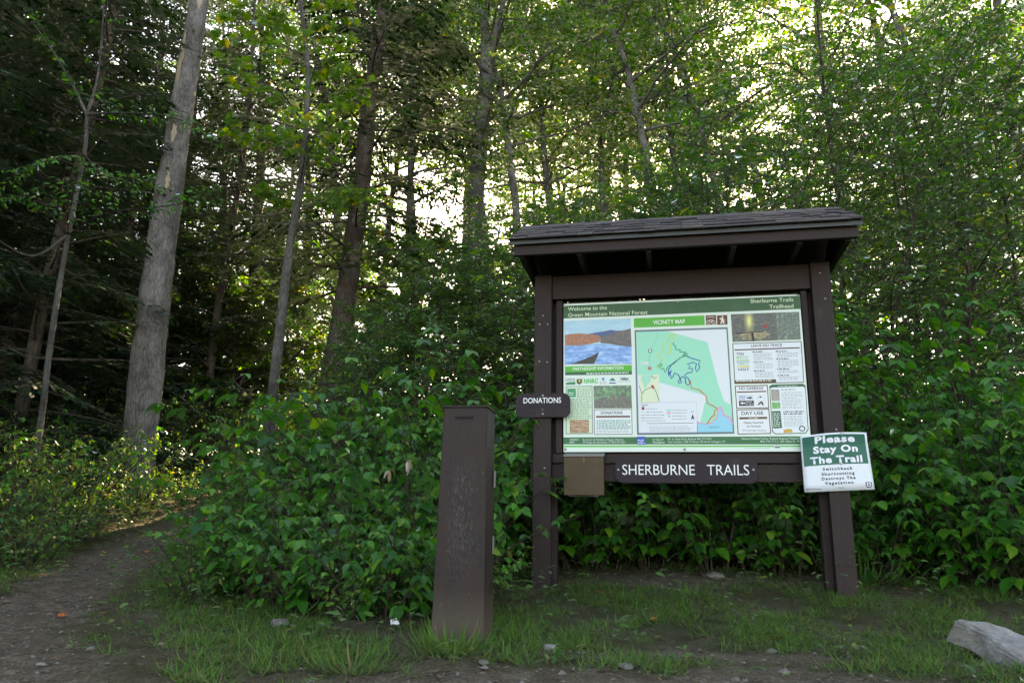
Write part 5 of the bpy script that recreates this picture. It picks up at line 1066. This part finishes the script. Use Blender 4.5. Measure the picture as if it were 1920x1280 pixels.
mb = leaf_mb(np.stack([X, Yy, zt(X, Yy) + hh], -1), d, nn, rng.uniform(.03, .075, n), 'mid', None, 1.0); link('weeds', mb.mesh('weeds', L_under, True), kind='stuff', label='low leafy weeds carpeting the ground below the shrubs', category='weeds')
# fallen leaves and bits
tx, ty = scatter(9000, -6, 6, 2.1, 11, lambda x, y: inview(x, y) * np.clip(.5 + wob(x, y, 3, 8) * .6, .1, 1)); n = len(tx); a = rng.uniform(0, 6.28, n)
mb = leaf_mb(np.stack([tx, ty, zt(tx, ty) + .008], -1), unit(np.stack([np.cos(a), np.sin(a), rng.normal(0, .15, n)], -1)), unit(np.array([0, 0, 1.]) + rng.normal(0, .3, (n, 3))), rng.uniform(.01, .045, n), 'mid', None, .8); link('leaf_litter', mb.mesh('leaf_litter', L_litter, True), kind='stuff', label='brown crumbled leaf litter on the dirt', category='leaf litter')
# dry straws, needles and small sticks lying flat
tx, ty = scatter(16000, -6, 6, 2.1, 9, lambda x, y: inview(x, y) * np.clip(.55 + wob(x, y, 3.4, 6) * .7, .08, 1)); n = len(tx); a = rng.uniform(0, 6.28, n)
mb = leaf_mb(np.stack([tx, ty, zt(tx, ty) + rng.uniform(.004, .02, n)], -1), unit(np.stack([np.cos(a), np.sin(a), rng.normal(0, .12, n)], -1)), unit(np.array([0, 0, 1.]) + rng.normal(0, .3, (n, 3))), rng.lognormal(math.log(.03), .5, n), 'far', None, .13); link('forest_debris', mb.mesh('forest_debris', L_litter, True), kind='stuff', label='dry straws needles and small sticks on the soil', category='debris')
# gravel
tx, ty = scatter(26000, -6, 4, 2.1, 10, lambda x, y: inview(x, y) * dirt(x, y)); n = len(tx)
ico = np.array([(1, 0, 0), (-1, 0, 0), (0, 1, 0), (0, -1, 0), (0, 0, 1), (0, 0, -1)], float); IF = np.array([(0, 2, 4), (2, 1, 4), (1, 3, 4), (3, 0, 4), (2, 0, 5), (1, 2, 5), (3, 1, 5), (0, 3, 5)])
sz = rng.lognormal(math.log(.0062), .5, n); a = rng.uniform(0, 6.28, n); c_, s_ = np.cos(a)[:, None], np.sin(a)[:, None]
T = ico[None] * rng.uniform(.6, 1.2, (n, 6, 1)) * sz[:, None, None] * np.array([1.3, .9, .6]); V = np.stack([T[..., 0] * c_ - T[..., 1] * s_ + tx[:, None], T[..., 0] * s_ + T[..., 1] * c_ + ty[:, None], T[..., 2] + zt(tx, ty)[:, None] + .004], -1)
mb = MB(); mb.add(V.reshape(-1, 3), (IF[None] + (np.arange(n) * 6)[:, None, None]).reshape(-1, 3)); link('gravel', mb.mesh('gravel', Grit), kind='stuff', label='fine grit and gravel strewn over the dirt trail', category='gravel')

# ---------------------------------------------------------------- rocks
def rock_mesh(name, sx, sy, sz, seed, mat, sub=4, ang=.25):
    r = np.random.default_rng(seed); bm = bmesh.new(); bmesh.ops.create_icosphere(bm, subdivisions=sub, radius=1)
    pl = [(unit(r.normal(0, 1, 3)), r.uniform(.55, .9)) for _ in range(14)]
    for v in bm.verts:
        c = np.array(v.co)
        for nrm, dd in pl:
            k = c @ nrm - dd
            if k > 0: c = c - nrm * k * .92
        c = c * (1 + .03 * math.sin(c[0] * 9 + seed) * math.sin(c[1] * 11) + r.normal(0, .006)); v.co = Vector((c[0] * sx, c[1] * sy, c[2] * sz))
    me = bpy.data.meshes.new(name); bm.to_mesh(me); bm.free(); me.materials.append(mat); return me
def rock(name, label, c, sx, sy, sz, seed, mat, rz=0, tilt=(0, 0), sub=3, group=None, cat='stone'):
    o = link(name, rock_mesh(name, sx, sy, sz, seed, mat, sub), label=label, category=cat); o.location = c; o.rotation_euler = (*tilt, rz)
    if group: o['group'] = group
    return o
# the pale slab: outline from its own shape, wedge-like
rc = at(1950, 1222, 3.5); out = [(-.23, .16), (-.20, .19), (-.10, .18), (.03, .12), (.16, .05), (.34, -.02), (.38, -.12), (.36, -.18), (.10, -.19), (-.06, -.19), (-.10, -.09), (-.14, 0), (-.15, .07)]; out = out[::-1]
bm = bmesh.new(); r_ = np.random.default_rng(4); rings = []
for h, s_ in ((-.10, 1.12), (.0, 1.03), (.030, .97), (.044, .84)):
    rings.append([bm.verts.new((x * s_ + r_.normal(0, .004), y * s_ + r_.normal(0, .004), h + .028 * (-x * .6 + y) * 2 + r_.normal(0, .004))) for x, y in out])
for A_, B2 in zip(rings[:-1], rings[1:]):
    for i in range(len(out)): bm.faces.new((A_[i], A_[(i + 1) % len(out)], B2[(i + 1) % len(out)], B2[i]))
cap = bm.faces.new(rings[-1]); bmesh.ops.triangulate(bm, faces=[cap]); bmesh.ops.subdivide_edges(bm, edges=bm.edges[:], cuts=2, use_grid_fill=True)
for v in bm.verts:
    v.co += Vector((0, 0, .006 * math.sin(v.co.x * 40 + v.co.y * 23) + .004 * math.sin(v.co.y * 70 - v.co.x * 31))) + Vector(r_.normal(0, .0018, 3))
me = bpy.data.meshes.new('slab_rock'); bm.to_mesh(me); bm.free(); me.materials.append(Rock)
o = link('slab_rock', me, label='large pale flat rock lying in the grass at the frame corner', category='rock'); o.location = (rc[0], rc[1] + .12, float(zt(rc[0], rc[1])) + .06); o.rotation_euler = (math.radians(24), math.radians(3), 0); o.scale = (.95, .95, .8)
for (pxx, py, w, lab, sd_) in ((522, 1172, 46, 'low grey stone half buried in grass below the bramble thicket', 3), (1030, 1218, 34, 'pale yellowish stone in the dirt right of the donation pillar', 5), (1172, 1252, 36, 'angular grey stone in the dirt near the bottom edge', 6), (1338, 1083, 40, 'grey mounded stone in the soil behind the shelter posts', 7), (1000, 1085, 18, 'small stone touching the grass behind the shelter post foot', 8),
                          (170, 1218, 20, 'flat pale stone low on the dirt trail', 9), (75, 1246, 16, 'smallest pale pebble at the bottom of the dirt trail', 12), (560, 1258, 24, 'rounded stone in the dirt near the bottom edge left of the grass tuft', 13), (908, 1243, 22, 'flat grey stone in front of the donation pillar', 14), (1380, 1276, 26, 'pale stone cut off by the bottom edge of the view', 15), (1515, 1106, 16, 'small pale stone by the foot of the other shelter post', 16), (247, 1003 + 40, 14, 'small stone on the far bend of the dirt trail', 17)):
    dd = ray(pxx, py); Y = 3.0
    for _ in range(30):
        q = at(pxx, py, Y); Y += (q[2] - float(zt(q[0], q[1]))) * 1.2
    q = at(pxx, py, Y); s_ = w / FPX * Y / 2; rock('stone', lab, (q[0], q[1], q[2] + s_ * .15), s_, s_ * .75, s_ * .45, sd_, Stone if sd_ not in (5, 9, 12) else Rock, rng.uniform(0, 3), (rng.normal(0, .1), rng.normal(0, .1)), 3)
def ground_hit(pxx, py, Y=4.0):
    for _ in range(40):
        q = at(pxx, py, Y); Y += (q[2] - float(zt(q[0], q[1]))) * 1.0
    return at(pxx, py, Y)
# fallen orange leaves
for k, (pxx, py) in enumerate(((270, 1036), (193, 1037), (1128, 1112), (1335, 1105), (1220, 1163), (107, 1157), (985, 1122))):
    q = ground_hit(pxx, py); labs = ['bright orange fallen leaf on the far trail bend', 'orange brown fallen leaf on the trail verge', 'orange leaf in the grass between the shelter posts', 'reddish leaf beside the foot of the shelter post', 'small orange leaf lying in the foreground grass', 'tiny orange leaf on the dark trail', 'rusty leaf lying by the donation pillar']
    mb = leaf_mb(np.zeros((1, 3)), np.array([[1., .2, .1]]), np.array([[0, -.35, 1.]]), np.array([.055]), 'maple'); o = link('fallen_leaf', mb.mesh('fallen_leaf', L_orange), label=labs[k], category='leaf', group='fallen leaves'); o.location = (q[0], q[1], q[2] + .012); o.rotation_euler = (0, 0, k * 1.3)
# twigs on the soil
for k, (pa, pb) in enumerate((((1120, 1262), (1180, 1275)), ((880, 1095), (935, 1112)), ((460, 1092), (560, 1085)), ((1290, 1195), (1240, 1222)))):
    a_, b_ = ground_hit(*pa), ground_hit(*pb); m_ = (a_ + b_) / 2 + [0, 0, .02]; mb = MB(); q, _ = refine([a_ + [0, 0, .008], m_, b_ + [0, 0, .01]], [1, 1, 1], 5); mb.tube(q - m_, np.linspace(.005, .002, len(q)), 6)
    o = link('twig', mb.mesh('twig', B_twig, True), category='twig', label=['dark twig in the dirt by the angular grey stone', 'thin twig leaning out beside the donation pillar', 'long thin twig on the grass below the bramble thicket', 'short pale twig on the foreground dirt'][k]); o.location = m_
# grass tuft in front of the pillar, and other tufts
def tuft(name, label, q, n, h, spread, seed, mat=None, group=None):
    r = np.random.default_rng(seed); a = r.uniform(0, 6.28, n); rad = np.abs(r.normal(0, spread, n)); p = np.stack([np.cos(a) * rad, np.sin(a) * rad, np.zeros(n) - .01], -1)
    le = r.uniform(.2, 1.0, n); d = unit(np.stack([np.cos(a) * le, np.sin(a) * le, np.ones(n) * .8], -1)); nn = np.stack([np.cos(a), np.sin(a), -np.ones(n) * .5], -1)
    mb = leaf_mb(p, d, nn, h * 1.5 * r.uniform(.5, 1.2, n), 'blade', None, .9); root = thing(name, label, 'grass', tuple(q), group=group); link('blades', mb.mesh('blades', mat or L_grass, True), root, kind='stuff')
tuft('grass_tuft', 'dense dark green grass tuft at the foot of the donation pillar', ground_hit(845, 1222), 260, .13, .12, 1)
tuft('grass_tuft', 'loose grass tuft at the bottom edge left of the donation pillar', ground_hit(660, 1255), 120, .12, .10, 2)
tuft('grass_tuft', 'small grass tuft right of the donation pillar foot', ground_hit(965, 1190), 110, .10, .08, 3)
tuft('grass_tuft', 'small isolated grass tuft on the dirt trail', ground_hit(185, 1200), 60, .05, .05, 4)
tuft('grass_tuft', 'tall arching grass clump just behind the near shelter post', ground_hit(1110, 1060), 70, .32, .07, 5)
tuft('grass_tuft', 'tall grass clump beside the foot of the far shelter post', ground_hit(1620, 1090), 80, .26, .10, 6)
tuft('grass_tuft', 'grass tuft growing against the pale flat rock', ground_hit(1800, 1225), 120, .09, .10, 8)
tuft('grass_tuft', 'grass clump between the two shelter posts', ground_hit(1290, 1120), 90, .12, .12, 7)
# feathery goldenrod stalk under the warning sign
q = at(1625, 1040, 6.1); q[2] = float(zt(q[0], q[1])); top = at(1628, 925, 6.05); root = thing('goldenrod_plant', 'upright feathery stalk with narrow leaves below the warning sign', 'plant', tuple(q)); W = MB(); LV = Leaves()
P = np.array([(0, 0, 0), (.01, 0, .3), (top - q) * .8, top - q]); Q, RR = refine(P, [.006, .005, .004, .002], 6); W.tube(Q, RR, 6); link('stem', W.mesh('stem', L_under, True), root)
t = np.linspace(.15, 1, 60); p, T = sample(Q, t); a = np.arange(60) * 2.399; LV.add(p, unit(np.stack([np.cos(a), np.sin(a), np.full(60, .25)], -1)), unit(np.array([0, 0, 1.]) + rng.normal(0, .2, (60, 3))), np.linspace(.13, .06, 60)); me, n = clump_mesh(LV, 'mid', L_under, 'leaf', .35); link('foliage', me, root, kind='stuff')
# white bindweed flower and a withered brown sprig
q = at(740, 1167, 4.35); root = thing('white_flower', 'small white flower low in the grass left of the donation pillar', 'flower', tuple(q)); n = 5; a = np.arange(5) * 1.256
mb = leaf_mb(np.zeros((5, 3)), np.stack([np.cos(a), np.full(5, -.5), np.sin(a)], -1), np.tile([[0, -1., .2]], (5, 1)), np.full(5, .03), 'big', None, 1.5); link('petal', mb.mesh('petal', flat('white_petal', (.75, .75, .72), .6)), root); mb = MB(); mb.tube([(0, .01, 0), (.01, .03, -.06), (0, .03, -.13)], .002, 5); link('stem', mb.mesh('stem', L_under, True), root)
for k, (pxx, py, Y) in enumerate(((735, 882, 4.75), (763, 865, 4.8))):
    q = at(pxx, py, Y); root = thing('withered_sprig', ['withered beige leaf sprig hanging in the bramble thicket', 'small curled dry leaf caught high in the bramble thicket'][k], 'dry leaves', tuple(q)); LV = Leaves(); n = 4
    LV.add(rng.normal(0, .015, (n, 3)), unit(np.array([0, 0, -1.]) + rng.normal(0, .25, (n, 3))), unit(np.array([0, -1., 0]) + rng.normal(0, .5, (n, 3))), rng.uniform(.06, .1, n)); me, _ = clump_mesh(LV, 'mid', L_dry, 'leaf', .6); link('leaf', me, root)

# ---------------------------------------------------------------- single out the members of each group
ORD = 'first second third fourth fifth sixth seventh eighth ninth tenth eleventh twelfth thirteenth fourteenth fifteenth'.split()
def single_out(group, noun, tail):
    mem = [o for o in sc.objects if o.parent is None and o.get('group') == group]
    mem.sort(key=lambda o: o.location.y); nr = max(2, math.ceil(len(mem) / 12)); rows = ['front row', 'second row', 'third row', 'fourth row', 'fifth row', 'rearmost row']
    per = math.ceil(len(mem) / nr)
    for r in range(nr):
        row = sorted(mem[r * per:(r + 1) * per], key=lambda o: o.location.x / o.location.y)
        for k, o in enumerate(row): o['label'] = f'{noun} {tail}, {ORD[k]} from the left in the {rows[r] if r < nr - 1 or nr > 2 else "back row"}'
for a in ((gA, 'bramble shrub', 'by the donation pillar'), (gB, 'dark shrub', 'behind the notice board'), (gC, 'tall shrub', 'beyond the warning sign'), (gD, 'low shrub', 'across the trail'),
          (gS, 'leafy sapling', 'in the wood'), (gH, 'dark hemlock', 'in the wood'), (gT, 'tall broadleaved tree', 'in the wood'), (gU, 'bushy understory tree', 'in the wood')):
    single_out(*a)
bpy.context.view_layer.update()
print('objects', len(sc.objects), 'tris', sum(sum(len(p.vertices) - 2 for p in []) for m in [0]), 'unique polys', sum(len(m.polygons) for m in bpy.data.meshes))
